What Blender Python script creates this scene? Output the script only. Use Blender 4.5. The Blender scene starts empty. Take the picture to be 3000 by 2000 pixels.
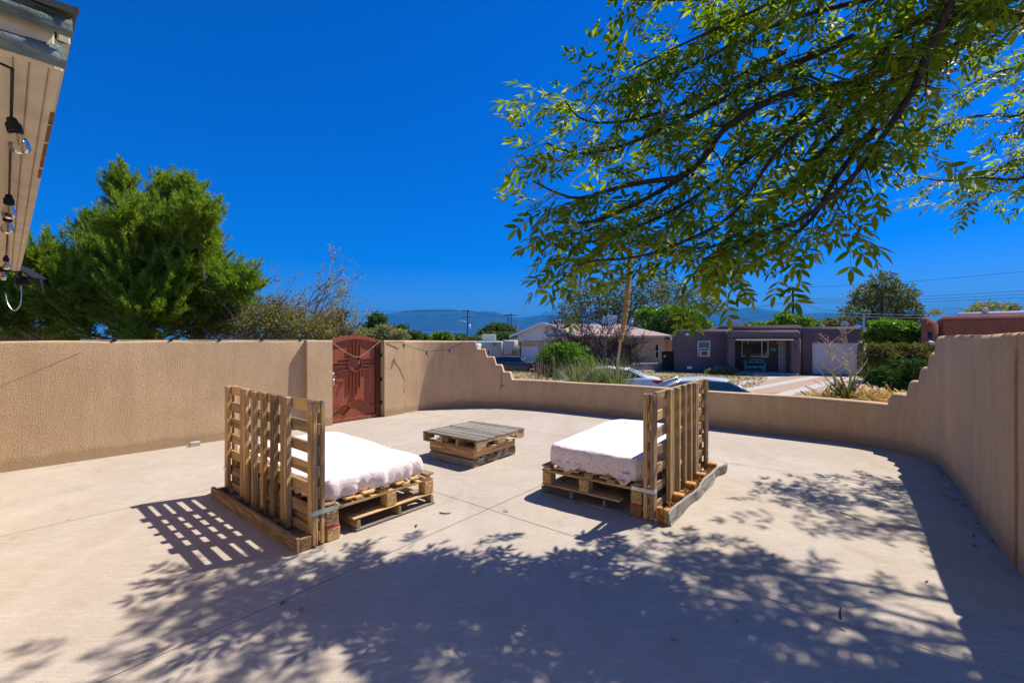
import bpy, math, random
import numpy as np
from mathutils import Vector, Matrix, Euler
R = math.radians
rnd = random.Random(7)
nr = np.random.default_rng(11)
S = bpy.context.scene
COL = S.collection

# ------------------------------------------------------------------ camera
F, CX, CY, EYE = 1300.0, 1500.0, 995.0, 1.6        # focal length in photo pixels, principal point, eye height
cd = bpy.data.cameras.new('camera'); cam = bpy.data.objects.new('camera', cd); COL.objects.link(cam)
cam.location = (0, 0, EYE); cam.rotation_euler = (R(90), 0, 0)
cd.sensor_width = 36.0; cd.lens = 36.0 * F / 3000.0; cd.shift_y = -5.0 / 3000.0
cd.clip_start = 0.05; cd.clip_end = 60000
S.camera = cam
# ------------------------------------------------------------------ light
SUN_H = Vector((0.66, 0.37)).normalized(); SUN_EL = R(55.5)
SUN = Vector((SUN_H.x * math.cos(SUN_EL), SUN_H.y * math.cos(SUN_EL), math.sin(SUN_EL)))
w = bpy.data.worlds.new('World'); S.world = w; w.use_nodes = True
nt = w.node_tree; nt.nodes.clear()
sky = nt.nodes.new('ShaderNodeTexSky'); sky.sky_type = 'NISHITA'; sky.sun_disc = False
sky.sun_elevation = SUN_EL; sky.sun_rotation = math.atan2(SUN.x, SUN.y)
sky.altitude = 1600; sky.air_density = 1.0; sky.dust_density = 0.6; sky.ozone_density = 3.0
gm = nt.nodes.new('ShaderNodeHueSaturation'); gm.inputs['Saturation'].default_value = 1.65; gm.inputs['Value'].default_value = 0.95
tn = nt.nodes.new('ShaderNodeMix'); tn.data_type = 'RGBA'; tn.blend_type = 'MULTIPLY'; tn.inputs[0].default_value = 1.0; tn.inputs[7].default_value = (.30, .43, .72, 1)
bg = nt.nodes.new('ShaderNodeBackground'); bg.inputs[1].default_value = 0.12
wo = nt.nodes.new('ShaderNodeOutputWorld')
nt.links.new(sky.outputs[0], gm.inputs['Color']); nt.links.new(gm.outputs[0], tn.inputs[6]); nt.links.new(tn.outputs[2], bg.inputs[0]); nt.links.new(bg.outputs[0], wo.inputs[0])
sl = bpy.data.lights.new('sun', 'SUN'); sl.energy = 3.7; sl.angle = R(0.53); sl.color = (1.0, 0.94, 0.84)
so = bpy.data.objects.new('sun', sl); COL.objects.link(so); so.rotation_euler = SUN.to_track_quat('Z', 'Y').to_euler(); so.location = (20, 12, 30)
S.view_settings.view_transform = 'Standard'; S.view_settings.look = 'None'; S.view_settings.gamma = 1
S.view_settings.exposure = 1.06; S.view_settings.use_curve_mapping = False
S.cycles.use_denoising = True; S.cycles.max_bounces = 8; S.cycles.transparent_max_bounces = 12

# ------------------------------------------------------------------ pixel -> place
def G(px, py, z=0.0):                      # point of the level z seen at a photo pixel
    d = (EYE - z) * F / (py - CY); return Vector(((px - CX) / F * d, d, z))
def P(px, py, d):                          # point at a known distance
    return Vector(((px - CX) / F * d, d, EYE - (py - CY) / F * d))

# ------------------------------------------------------------------ helpers
def tag(o, label=None, cat=None, group=None, kind=None):
    if label: o['label'] = label
    if cat: o['category'] = cat
    if group: o['group'] = group
    if kind: o['kind'] = kind
    return o
def link(o, parent=None):
    COL.objects.link(o)
    if parent is not None: o.parent = parent
    return o
def empty(name, loc=(0, 0, 0), rz=0.0, label=None, cat=None, group=None, parent=None):
    o = bpy.data.objects.new(name, None); o.location = loc; o.rotation_euler = (0, 0, rz); o.empty_display_size = 0.1
    link(o, parent); return tag(o, label, cat, group)
class MB:
    def __init__(s): s.v = []; s.f = []
    def add(s, vs, fs):
        n = len(s.v); s.v += [tuple(x) for x in vs]; s.f += [tuple(i + n for i in f) for f in fs]; return s
    def box(s, c, d, rz=0.0, bev=0.0, jit=0.0, m=None):
        hx, hy, hz = d[0] / 2, d[1] / 2, d[2] / 2
        q = m if m is not None else Matrix.Rotation(rz, 4, 'Z')
        c = Vector(c)
        if bev <= 0:
            vs = [Vector((x, y, z)) for z in (-hz, hz) for x, y in ((-hx, -hy), (hx, -hy), (hx, hy), (-hx, hy))]
            if jit: vs = [p + Vector((rnd.uniform(-jit, jit), rnd.uniform(-jit, jit), rnd.uniform(-jit, jit))) for p in vs]
            return s.add([c + q @ p for p in vs], [(0, 3, 2, 1), (4, 5, 6, 7), (0, 1, 5, 4), (1, 2, 6, 5), (2, 3, 7, 6), (3, 0, 4, 7)])
        b = min(bev, hx * .9, hy * .9, hz * .9)
        vs = []; idx = {}
        for sx in (-1, 1):
            for sy in (-1, 1):
                for sz in (-1, 1):
                    j = Vector((rnd.uniform(-jit, jit), rnd.uniform(-jit, jit), rnd.uniform(-jit, jit)))
                    for a in range(3):
                        k = [sx * hx, sy * hy, sz * hz]
                        for o in range(3):
                            if o != a: k[o] -= (sx, sy, sz)[o] * b
                        idx[(sx, sy, sz, a)] = len(vs); vs.append(Vector(k) + j)
        fs = []
        for a in range(3):
            o1, o2 = (a + 1) % 3, (a + 2) % 3
            for sg in (-1, 1):
                r = []
                for (p1, p2) in ((-1, -1), (1, -1), (1, 1), (-1, 1)):
                    k = [0, 0, 0]; k[a] = sg; k[o1] = p1; k[o2] = p2; r.append(idx[tuple(k) + (a,)])
                fs.append(r if sg > 0 else r[::-1])
        for a in range(3):                       # edge chamfers run along axis a
            o1, o2 = (a + 1) % 3, (a + 2) % 3
            for p1 in (-1, 1):
                for p2 in (-1, 1):
                    def kk(sa, ax):
                        k = [0, 0, 0]; k[a] = sa; k[o1] = p1; k[o2] = p2; return idx[tuple(k) + (ax,)]
                    r = [kk(-1, o1), kk(1, o1), kk(1, o2), kk(-1, o2)]
                    fs.append(r[::-1] if p1 * p2 > 0 else r)
        for sx in (-1, 1):
            for sy in (-1, 1):
                for sz in (-1, 1):
                    r = [idx[(sx, sy, sz, a)] for a in range(3)]
                    fs.append(r if sx * sy * sz > 0 else r[::-1])
        return s.add([c + q @ p for p in vs], fs)
    def tube(s, pts, rad, n=6, cap=True):
        pts = [Vector(p) for p in pts]; rs = rad if isinstance(rad, (list, tuple)) else [rad] * len(pts)
        vs = []; u = None
        for i, p in enumerate(pts):
            t = (pts[min(i + 1, len(pts) - 1)] - pts[max(i - 1, 0)])
            t = t.normalized() if t.length > 1e-9 else Vector((0, 0, 1))
            if u is None:
                u = t.orthogonal().normalized()
            else:
                u = (u - t * u.dot(t)); u = u.normalized() if u.length > 1e-6 else t.orthogonal().normalized()
            v = t.cross(u)
            for k in range(n):
                a = 2 * math.pi * k / n; vs.append(p + (u * math.cos(a) + v * math.sin(a)) * rs[i])
        fs = [(i * n + k, i * n + (k + 1) % n, (i + 1) * n + (k + 1) % n, (i + 1) * n + k) for i in range(len(pts) - 1) for k in range(n)]
        if cap: fs += [tuple(range(n))[::-1], tuple((len(pts) - 1) * n + k for k in range(n))]
        return s.add(vs, fs)
    def lathe(s, prof, c=(0, 0, 0), n=16, m=None):
        c = Vector(c); q = m if m is not None else Matrix.Identity(4); vs = []
        for r, z in prof:
            for k in range(n):
                a = 2 * math.pi * k / n; vs.append(c + q @ Vector((r * math.cos(a), r * math.sin(a), z)))
        fs = [(i * n + k, i * n + (k + 1) % n, (i + 1) * n + (k + 1) % n, (i + 1) * n + k) for i in range(len(prof) - 1) for k in range(n)]
        fs += [tuple(range(n))[::-1], tuple((len(prof) - 1) * n + k for k in range(n))]
        return s.add(vs, fs)
    def prism(s, poly, lo, hi, fn):               # polygon (u,v) extruded from lo to hi; fn(u,v,w)->point
        n = len(poly)
        vs = [fn(u, v, lo) for u, v in poly] + [fn(u, v, hi) for u, v in poly]
        return s.add(vs, [tuple(range(n))[::-1], tuple(range(n, 2 * n))] + [(i, (i + 1) % n, n + (i + 1) % n, n + i) for i in range(n)])
    def grid(s, rows, close=False):
        n = len(rows[0]); vs = [p for r in rows for p in r]
        m = n if close else n - 1
        return s.add(vs, [(i * n + k, i * n + (k + 1) % n, (i + 1) * n + (k + 1) % n, (i + 1) * n + k) for i in range(len(rows) - 1) for k in range(m)])
    def mesh(s, name, mat, smooth=False, fix=False):
        me = bpy.data.meshes.new(name); me.from_pydata(s.v, [], s.f)
        if mat is not None: me.materials.append(mat)
        if fix:
            import bmesh
            b = bmesh.new(); b.from_mesh(me); bmesh.ops.recalc_face_normals(b, faces=b.faces); b.to_mesh(me); b.free()
        if smooth:
            me.polygons.foreach_set('use_smooth', [True] * len(me.polygons))
            if smooth != True: me.set_sharp_from_angle(angle=R(smooth))
        me.update(); return me
    def build(s, name, mat, parent=None, smooth=False, fix=False, **kw):
        o = link(bpy.data.objects.new(name, s.mesh(name, mat, smooth, fix)), parent)
        return tag(o, **kw)
def npmesh(name, V, Fc, mat):                     # V (n,3) float, Fc (m,k) int : fast path
    me = bpy.data.meshes.new(name); k = Fc.shape[1]
    me.vertices.add(len(V)); me.vertices.foreach_set('co', np.ascontiguousarray(V, dtype=np.float32).ravel())
    me.loops.add(Fc.size); me.loops.foreach_set('vertex_index', np.ascontiguousarray(Fc, dtype=np.int32).ravel())
    me.polygons.add(len(Fc)); me.polygons.foreach_set('loop_start', np.arange(0, Fc.size, k, dtype=np.int32))
    me.materials.append(mat); me.update(calc_edges=True); return me
def frames(d, roll=None):                         # (n,3) directions -> orthonormal frames X=d
    d = d / np.maximum(np.linalg.norm(d, axis=1, keepdims=True), 1e-9)
    up = nr.normal(size=d.shape) if roll is None else roll
    y = np.cross(up, d); y /= np.maximum(np.linalg.norm(y, axis=1, keepdims=True), 1e-9)
    return d, y, np.cross(d, y)
def scatter(tv, tf, pos, d, size, roll=None):     # template verts/faces put at every pos with X along d
    X, Y, Z = frames(d, roll); size = np.asarray(size).reshape(-1, 1, 1)
    V = pos[:, None, :] + size * (tv[None, :, 0:1] * X[:, None] + tv[None, :, 1:2] * Y[:, None] + tv[None, :, 2:3] * Z[:, None])
    Fc = tf[None] + (np.arange(len(pos)) * len(tv))[:, None, None]
    return V.reshape(-1, 3), Fc.reshape(-1, tf.shape[1])

# ------------------------------------------------------------------ materials
MATS = {}
class NT:
    def __init__(s, m): s.t = m.node_tree; s.n = s.t.nodes
    def new(s, kind, **inp):
        x = s.n.new('ShaderNode' + kind)
        for k, v in inp.items(): x.inputs[k.replace('_', ' ')].default_value = v
        return x
    def l(s, a, b): s.t.links.new(a, b)
def ramp(N, fac, stops):
    r = N.new('ValToRGB'); e = r.color_ramp.elements
    while len(e) < len(stops): e.new(0.5)
    for x, (p, c) in zip(e, stops): x.position = p; x.color = (*c, 1) if len(c) == 3 else c
    N.l(fac, r.inputs[0]); return r.outputs[0]
def mixc(N, fac, a, b, mode='MIX'):
    m = N.new('Mix'); m.data_type = 'RGBA'; m.blend_type = mode
    for v, i in ((fac, 0), (a, 6), (b, 7)):
        if hasattr(v, 'links') or hasattr(v, 'is_linked'): N.l(v, m.inputs[i])
        else: m.inputs[i].default_value = v if i == 0 else (*v, 1)
    return m.outputs[2]
def base(name):
    m = bpy.data.materials.new(name); m.use_nodes = True; MATS[name] = m
    N = NT(m); b = N.n['Principled BSDF']; return m, N, b
def coords(N, scale=(1, 1, 1), rand=False):
    tc = N.new('TexCoord'); mp = N.new('Mapping'); mp.inputs['Scale'].default_value = scale
    N.l(tc.outputs['Object'], mp.inputs[0])
    if rand:
        oi = N.new('ObjectInfo'); ml = N.new('Math'); ml.operation = 'MULTIPLY'; ml.inputs[1].default_value = 37.0
        N.l(oi.outputs['Random'], ml.inputs[0]); cb = N.new('CombineXYZ'); N.l(ml.outputs[0], cb.inputs[0]); N.l(ml.outputs[0], cb.inputs[1])
        N.l(cb.outputs[0], mp.inputs['Location']); return mp.outputs[0], oi.outputs['Random']
    return mp.outputs[0]
def noise(N, v, scale, detail=4, rough=.6, dist=0):
    n = N.new('TexNoise', Scale=scale, Detail=detail, Roughness=rough, Distortion=dist); N.l(v, n.inputs['Vector']); return n.outputs['Fac']
def bump(N, b, h, strength=.4, dist=.01, prev=None):
    n = N.new('Bump', Strength=strength, Distance=dist); N.l(h, n.inputs['Height'])
    if prev is not None: N.l(prev, n.inputs['Normal'])
    N.l(n.outputs[0], b.inputs['Normal']); return n.outputs[0]
def plain(name, col, rough=.7, var=.18, scale=6, metal=0, bs=0, bscale=60, spec=.3, stretch=(1, 1, 1), bd=.005):
    m, N, b = base(name); v = coords(N, stretch)
    f = noise(N, v, scale, 6, .65)
    c = ramp(N, f, [(.28, tuple(x * (1 - var) for x in col)), (.72, tuple(min(1, x * (1 + var)) for x in col))])
    N.l(c, b.inputs['Base Color']); b.inputs['Roughness'].default_value = rough; b.inputs['Metallic'].default_value = metal
    b.inputs['Specular IOR Level'].default_value = spec
    if bs: bump(N, b, noise(N, v, bscale, 5, .6), bs, bd)
    return m
def stucco(name, col, streak=.25, bs=.9, grain=55, bd=.012, dirt=False):
    m, N, b = base(name); v = coords(N)
    big = noise(N, v, .9, 5, .6); fine = noise(N, v, grain, 3, .6)
    st = noise(N, coords(N, (3.2, 3.2, .35)), 1.7, 6, .7, 1.2)
    c = ramp(N, big, [(.3, tuple(x * .86 for x in col)), (.7, tuple(x * 1.12 for x in col))])
    c = mixc(N, ramp(N, st, [(.42, (0, 0, 0)), (.75, (streak,) * 3)]), c, tuple(x * .55 for x in col))
    c = mixc(N, ramp(N, fine, [(.36, (.6,) * 3), (.56, (0,) * 3)]), c, tuple(x * .5 for x in col))
    tc = N.new('TexCoord'); sx = N.new('SeparateXYZ'); N.l(tc.outputs['Object'], sx.inputs[0]); ad = N.new('Math'); ad.operation = 'MULTIPLY_ADD'; ad.inputs[1].default_value = -.22; N.l(noise(N, coords(N, (2, 2, .6)), 2.2, 6, .7), ad.inputs[0]); N.l(sx.outputs[2], ad.inputs[2])
    if dirt: c = mixc(N, ramp(N, ad.outputs[0], [(.0, (.55,) * 3), (.07, (0,) * 3)]), c, tuple(x * .5 for x in col))
    N.l(c, b.inputs['Base Color']); b.inputs['Roughness'].default_value = .95; b.inputs['Specular IOR Level'].default_value = .1
    p = bump(N, b, fine, bs, bd); bump(N, b, noise(N, v, 3, 3), .25, .03, p)
    return m
def wood(name, c1, c2, c3, rough=.8, grey=0.0):
    m, N, b = base(name); v, rn = coords(N, (1.6, 16, 16), True)
    g = noise(N, v, 2.2, 5, .62, 1.2); fine = noise(N, v, 14, 3, .6)
    wv = N.new('TexWave', Scale=.9, Distortion=5.5, Detail=3.0, Detail_Scale=1.2); wv.bands_direction = 'Y'; N.l(v, wv.inputs[0])
    c = ramp(N, g, [(.25, c1), (.5, c2), (.75, c3)])
    c = mixc(N, ramp(N, wv.outputs['Fac'], [(.0, (.7,) * 3), (.35, (0,) * 3)]), c, tuple(x * .42 for x in c1))
    c = mixc(N, ramp(N, fine, [(.58, (0,) * 3), (.72, (.5,) * 3)]), c, tuple(x * .4 for x in c1))
    v2 = coords(N, (1, 1, 1)); blot = noise(N, v2, 4.5, 5, .7)
    gv = mixc(N, ramp(N, blot, [(.45, (grey * .3,) * 3), (.66, (min(1, grey + .45),) * 3)]), c, (.30, .255, .20))
    hs = N.new('HueSaturation'); N.l(gv, hs.inputs['Color'])
    mr = N.new('MapRange'); mr.inputs[3].default_value = .72; mr.inputs[4].default_value = 1.25; N.l(rn, mr.inputs[0]); N.l(mr.outputs[0], hs.inputs['Value'])
    N.l(hs.outputs[0], b.inputs['Base Color']); b.inputs['Roughness'].default_value = rough; b.inputs['Specular IOR Level'].default_value = .2
    bump(N, b, g, .5, .006); return m
def leafmat(name, cols, trans=.45, tcol=None, rough=.45, spec=.3):
    m = bpy.data.materials.new(name); m.use_nodes = True; N = NT(m); N.n.clear()
    gi = N.new('NewGeometry'); n = len(cols)
    c = ramp(N, gi.outputs['Random Per Island'], [(i / max(1, n - 1), k) for i, k in enumerate(cols)])
    d = N.new('BsdfPrincipled'); N.l(c, d.inputs['Base Color']); d.inputs['Roughness'].default_value = rough; d.inputs['Specular IOR Level'].default_value = spec
    t = N.new('BsdfTranslucent'); tc = mixc(N, 1.0, c, tcol or (1.5, 1.5, .5), 'MULTIPLY'); N.l(tc, t.inputs[0])
    mx = N.new('MixShader'); mx.inputs[0].default_value = trans; N.l(d.outputs[0], mx.inputs[1]); N.l(t.outputs[0], mx.inputs[2])
    o = N.new('OutputMaterial'); N.l(mx.outputs[0], o.inputs[0]); MATS[name] = m; return m
def glassy(name, col, rough=.06):
    m, N, b = base(name); b.inputs['Base Color'].default_value = (*col, 1); b.inputs['Roughness'].default_value = rough
    b.inputs['Specular IOR Level'].default_value = .9
    v = coords(N); bump(N, b, noise(N, v, 1.5, 2), .05, .02); return m

M_WALL = stucco('tan_stucco', (.64, .45, .265), .30, .9, 85, .011, True)
M_WALL2 = stucco('tan_stucco_weathered', (.68, .46, .265), .5, .8, 90, .008, True)
def concrete_mat():
    m, N, b = base('patio_concrete'); v = coords(N)
    big = noise(N, v, .55, 6, .65, .6); mid = noise(N, v, 5, 6, .7); sp = noise(N, v, 130, 2, .5)
    st = noise(N, coords(N, (1.1, .35, 1)), 1.3, 6, .7, 1.0)
    c = ramp(N, big, [(.3, (.40, .342, .275)), (.7, (.48, .415, .34))])
    c = mixc(N, ramp(N, st, [(.40, (0,) * 3), (.70, (.55,) * 3)]), c, (.36, .28, .20))
    c = mixc(N, ramp(N, mid, [(.50, (0,) * 3), (.8, (.7,) * 3)]), c, (.34, .29, .24))
    sc = noise(N, coords(N, (1, 7, 1)), 2.2, 7, .75, 2.5); c = mixc(N, ramp(N, sc, [(.52, (0,) * 3), (.60, (.28,) * 3), (.66, (0,) * 3)]), c, (.60, .53, .45))
    bl = noise(N, v, 2.1, 3, .5, 1.5); c = mixc(N, ramp(N, bl, [(.60, (0,) * 3), (.74, (.45,) * 3)]), c, (.31, .25, .19))
    c = mixc(N, ramp(N, sp, [(.32, (.55,) * 3), (.44, (0,) * 3)]), c, (.2, .17, .14))
    N.l(c, b.inputs['Base Color']); b.inputs['Roughness'].default_value = .9; b.inputs['Specular IOR Level'].default_value = .2
    p = bump(N, b, sp, .35, .002); bump(N, b, mid, .2, .004, p); return m
M_CONC = concrete_mat()
M_JOINT = plain('joint_dirt_gap_shade', (.07, .055, .04), .95, .4, 20)
M_PINE = wood('honey_pine', (.46, .25, .075), (.66, .40, .145), (.76, .52, .24), .75, .22)
M_PINEP = wood('pale_weathered_pine', (.34, .22, .10), (.52, .36, .19), (.64, .48, .29), .8, .3)
M_ORANGE = wood('orange_pine', (.45, .20, .055), (.64, .33, .11), (.72, .43, .17), .7, .0)
M_GREY = wood('grey_weathered_wood', (.13, .105, .085), (.23, .195, .16), (.34, .30, .255), .9, .35)
M_BLEACH = wood('bleached_grey_wood', (.26, .235, .205), (.44, .41, .365), (.56, .525, .475), .9, .1)
M_BROWN = wood('brown_weathered_wood', (.24, .14, .065), (.39, .25, .125), (.50, .35, .20), .85, .2)
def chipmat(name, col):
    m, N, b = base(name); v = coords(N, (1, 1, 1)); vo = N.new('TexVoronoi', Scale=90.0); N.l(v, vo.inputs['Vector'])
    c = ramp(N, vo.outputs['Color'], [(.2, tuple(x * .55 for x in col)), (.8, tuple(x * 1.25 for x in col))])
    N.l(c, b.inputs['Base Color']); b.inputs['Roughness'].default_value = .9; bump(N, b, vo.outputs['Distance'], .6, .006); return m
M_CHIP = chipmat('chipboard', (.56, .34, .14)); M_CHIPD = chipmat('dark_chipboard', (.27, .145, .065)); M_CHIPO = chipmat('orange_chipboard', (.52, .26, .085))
M_RED = plain('red_paint', (.55, .03, .05), .5, .2, 20)
M_GREENP = plain('green_paint', (.05, .17, .04), .6, .2, 20)
M_GALV = plain('galvanised_steel', (.62, .68, .66), .35, .15, 25, .7)
def sheetmat():
    m, N, b = base('patterned_sheet'); v = coords(N); vo = N.new('TexVoronoi', Scale=48.0); N.l(v, vo.inputs['Vector'])
    dd = ramp(N, vo.outputs['Distance'], [(.12, (.8,) * 3), (.58, (0,) * 3)])
    lg = noise(N, v, 2.5, 4)
    c = mixc(N, dd, (.82, .71, .67), (.60, .36, .31))
    c = mixc(N, ramp(N, lg, [(.4, (0,) * 3), (.7, (.35,) * 3)]), c, (.82, .74, .72))
    N.l(c, b.inputs['Base Color']); b.inputs['Roughness'].default_value = .9; b.inputs['Specular IOR Level'].default_value = .1
    p = bump(N, b, noise(N, v, 3.5, 4, .55, 1.4), .6, .04); bump(N, b, noise(N, v, 200, 2), .15, .002, p); return m
M_SHEET = sheetmat()
def gatemat():
    m, N, b = base('rusted_red_steel'); v = coords(N); g = noise(N, coords(N, (9, 9, .8)), 3, 6, .7); bl = noise(N, v, 2.5, 5, .6)
    c = ramp(N, g, [(.3, (.20, .046, .018)), (.55, (.33, .082, .030)), (.75, (.42, .13, .05))])
    c = mixc(N, ramp(N, bl, [(.5, (0,) * 3), (.75, (.4,) * 3)]), c, (.20, .065, .05))
    N.l(c, b.inputs['Base Color']); b.inputs['Roughness'].default_value = .55; b.inputs['Metallic'].default_value = .0; bump(N, b, g, .15, .003); return m
M_GATE = gatemat()
M_GATED = plain('dark_rust_steel', (.10, .035, .022), .4, .3, 12, .35)
M_BLACK = plain('black_plastic', (.012, .012, .013), .45, .2, 10)
M_CABLE = plain('black_cable', (.015, .015, .015), .6, .2, 10)
M_CABLEP = plain('pale_cable', (.45, .36, .30), .6, .2, 10)
def clearglass():
    m = bpy.data.materials.new('clear_bulb_glass'); m.use_nodes = True; N = NT(m); N.n.clear()
    t = N.new('BsdfTransparent'); t.inputs[0].default_value = (.9, .92, .93, 1); g = N.new('BsdfGlossy'); g.inputs['Roughness'].default_value = .03
    fr = N.new('Fresnel', IOR=1.6); mx = N.new('MixShader'); N.l(fr.outputs[0], mx.inputs[0]); N.l(t.outputs[0], mx.inputs[1]); N.l(g.outputs[0], mx.inputs[2])
    o = N.new('OutputMaterial'); N.l(mx.outputs[0], o.inputs[0]); return m
M_BULB = clearglass()
M_FIL = plain('amber_filament', (.7, .28, .05), .4, .1)
M_BARK = plain('ash_bark', (.06, .044, .034), .9, .4, 14, 0, .6, 25, .2, (1, 1, .4), .01)
M_BARKG = plain('grey_bark', (.17, .135, .11), .9, .35, 8, 0, .5, 20)
M_TWIGD = plain('dark_dead_twig', (.075, .052, .052), .9, .35, 6)
M_TWIGR = plain('reddish_twig', (.16, .10, .075), .9, .35, 6)
M_TWIGP = plain('pale_twig', (.30, .235, .185), .9, .3, 6)
M_ASHLEAF = leafmat('ash_leaf', [(.04, .095, .012), (.06, .125, .014), (.09, .16, .016), (.14, .20, .018), (.22, .25, .025)], .52, (2.8, 2.4, .35), .5, .2)
M_NEEDLE = leafmat('pine_needle', [(.08, .16, .016), (.15, .26, .024), (.23, .34, .035), (.38, .43, .09)], .45, (1.4, 1.4, .5), .5, .2)
M_SHRUB = leafmat('olive_shrub_leaf', [(.15, .15, .045), (.21, .19, .06), (.26, .21, .09), (.13, .17, .06)], .25, None, .6, .1)
M_SILVER = leafmat('silvery_leaf', [(.20, .22, .11), (.28, .29, .16), (.17, .20, .09), (.33, .33, .20)], .3, None, .6, .15)
M_LIME = leafmat('bright_green_leaf', [(.05, .12, .012), (.08, .18, .016), (.12, .23, .022), (.16, .27, .03)], .4, (1.6, 1.6, .4), .45, .25)
M_MIDG = leafmat('mid_green_leaf', [(.035, .075, .02), (.055, .10, .025), (.08, .13, .03), (.10, .14, .04)], .35, None, .5, .2)
M_ELM = leafmat('grey_green_leaf', [(.06, .085, .035), (.10, .125, .05), (.14, .165, .07), (.19, .20, .11)], .35, None, .6, .15)
M_BRONZE = leafmat('brown_green_leaf', [(.09, .085, .025), (.13, .115, .035), (.17, .15, .06), (.07, .085, .02)], .3, None, .6, .1)
M_JUNI = leafmat('juniper_leaf', [(.02, .055, .014), (.04, .09, .018), (.07, .13, .022), (.05, .11, .02)], .25, None, .5, .15)
M_YUCCA = leafmat('sotol_leaf', [(.20, .25, .14), (.28, .31, .19), (.16, .22, .12), (.33, .33, .19)], .2, None, .5, .25)
M_AGAVE = leafmat('agave_leaf', [(.12, .19, .06), (.18, .22, .07), (.20, .16, .07)], .15, None, .5, .25)
M_STRAW = leafmat('dry_straw', [(.46, .28, .12), (.60, .40, .18), (.72, .54, .30), (.40, .22, .09)], .2, None, .8, .1)
M_STALK = plain('golden_dry_stalk', (.70, .47, .22), .9, .3, 20, 0, .5, 40)
M_BONE = plain('bleached_stalk', (.52, .40, .28), .9, .2, 12)
M_DRYLEAF = leafmat('dry_leaf', [(.30, .14, .05), (.42, .22, .08), (.24, .12, .05)], .2, None, .7, .2)
M_GLEAF = leafmat('fallen_green_leaf', [(.10, .14, .02), (.16, .18, .03)], .2, None, .6, .2)
M_ASPH = plain('asphalt', (.055, .053, .05), .9, .25, 3, 0, .5, 120)
M_KERB = plain('kerb_concrete', (.42, .39, .35), .9, .15, 4, 0, .3, 60)
def yardmat(name, cA, cB, cC, k, s1=.35, s2_=14):
    m, N, b = base(name); v = coords(N); big = noise(N, v, s1, 6, .75, .5); sp = noise(N, v, s2_, 5, .75); s2 = noise(N, v, 45, 2, .6)
    c = mixc(N, ramp(N, big, [(k - .08, (0,) * 3), (k + .08, (1,) * 3)]), cA, cB)
    c = mixc(N, ramp(N, sp, [(.45, (0,) * 3), (.7, (.8,) * 3)]), c, cC)
    c = mixc(N, ramp(N, s2, [(.35, (.6,) * 3), (.55, (0,) * 3)]), c, tuple(x * .45 for x in cA))
    N.l(c, b.inputs['Base Color']); b.inputs['Roughness'].default_value = .95; b.inputs['Specular IOR Level'].default_value = .1; bump(N, b, sp, .8, .05); return m
M_DIRT = yardmat('dry_dirt', (.30, .22, .15), (.24, .19, .12), (.36, .28, .20), .5)
M_YARD = yardmat('weedy_yard', (.42, .26, .20), (.21, .20, .07), (.34, .27, .14), .47, .8, 4)
M_GRAVEL = yardmat('pink_gravel', (.44, .30, .235), (.42, .28, .21), (.54, .41, .34), .5)

# ================================================================== the setting
EV = Vector((.965, -.263)).normalized(); NV = Vector((-EV.y, EV.x))        # along / across the street
def E3(a, q, z): return Vector((EV.x * a + NV.x * q, EV.y * a + NV.y * q, z))
prof = [(-9000, -.14), (10.9, -.14), (12.0, -.45), (12.95, -.9), (13.0, -1.12), (20.9, -1.12), (20.95, -.93), (60, -1.12), (400, -3), (30000, -12)]
mb = MB(); mb.grid([[E3(a, q, z) for a in (-20000, -60, 0, 60, 20000)] for q, z in prof])
mb.build('ground', M_DIRT, kind='structure', fix=True)
mb = MB(); mb.grid([[E3(a, q, -1.05) for a in (-150, 150)] for q in (13.15, 20.75)]); mb.build('road', M_ASPH, kind='structure')
for q in (13.06, 20.84):
    mb = MB(); mb.box(E3(0, q, -1.0), (300, .17, .22), math.atan2(EV.y, EV.x), .02); mb.build('kerb', M_KERB, kind='structure')
mb = MB(); mb.grid([[E3(a, q, -.88) for a in (-26, 60)] for q in (21.0, 58)]); mb.build('front_yard', M_YARD, kind='structure')

# patio: slabs between the control joints
wall_px = [(1118, 1220), (1180, 1210), (1240, 1201), (1300, 1196), (1370, 1192.5), (1430, 1192), (1500, 1193.5), (1600, 1199.5), (1700, 1209), (1880, 1228), (2120, 1255), (2300, 1275), (2500, 1298), (2600, 1314), (2700, 1340), (2750, 1364), (2780, 1398), (2810, 1435), (2850, 1494), (2900, 1568), (2967, 1655)]
wp = [G(*p) for p in wall_px]
GL, GR = G(967, 1243), G(1118, 1220)
LW0, LW1 = G(0, 1385), G(893, 1254)
ldir = (LW1 - LW0).normalized()
outline = [Vector((p.x, p.y)) for p in ([LW0 - ldir * 2.2, LW1, GL] + wp)]
cpt = Vector((0, 4.5))
outline = [p + (p - cpt).normalized() * .12 for p in outline]
outline += [Vector((2.6, 1.2)), Vector((2.4, -2.5)), Vector((-5.5, -2.5)), Vector((-8.6, 2.6))]
def clip(poly, nrm, c):                            # keep n.p <= c
    out = []
    for i in range(len(poly)):
        a, b = poly[i], poly[(i + 1) % len(poly)]; da, db = nrm.dot(a) - c, nrm.dot(b) - c
        if da <= 0: out.append(a)
        if (da < 0) != (db < 0) and abs(da - db) > 1e-9: out.append(a + (b - a) * (da / (da - db)))
    return out
JP = Vector((.626, .780)).normalized(); JQ = Vector((JP.y, -JP.x)); J0 = Vector((-.226, 4.20))
pat = MB(); pat.prism([(p.x, p.y) for p in outline], -.135, -.014, lambda u, v, z: (u, v, z))
patio = pat.build('patio', M_JOINT, kind='structure', fix=True)
aQ = [-99, -2.70, 0, 99]; aP = [-99, 0, 3.15, 99]
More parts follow.
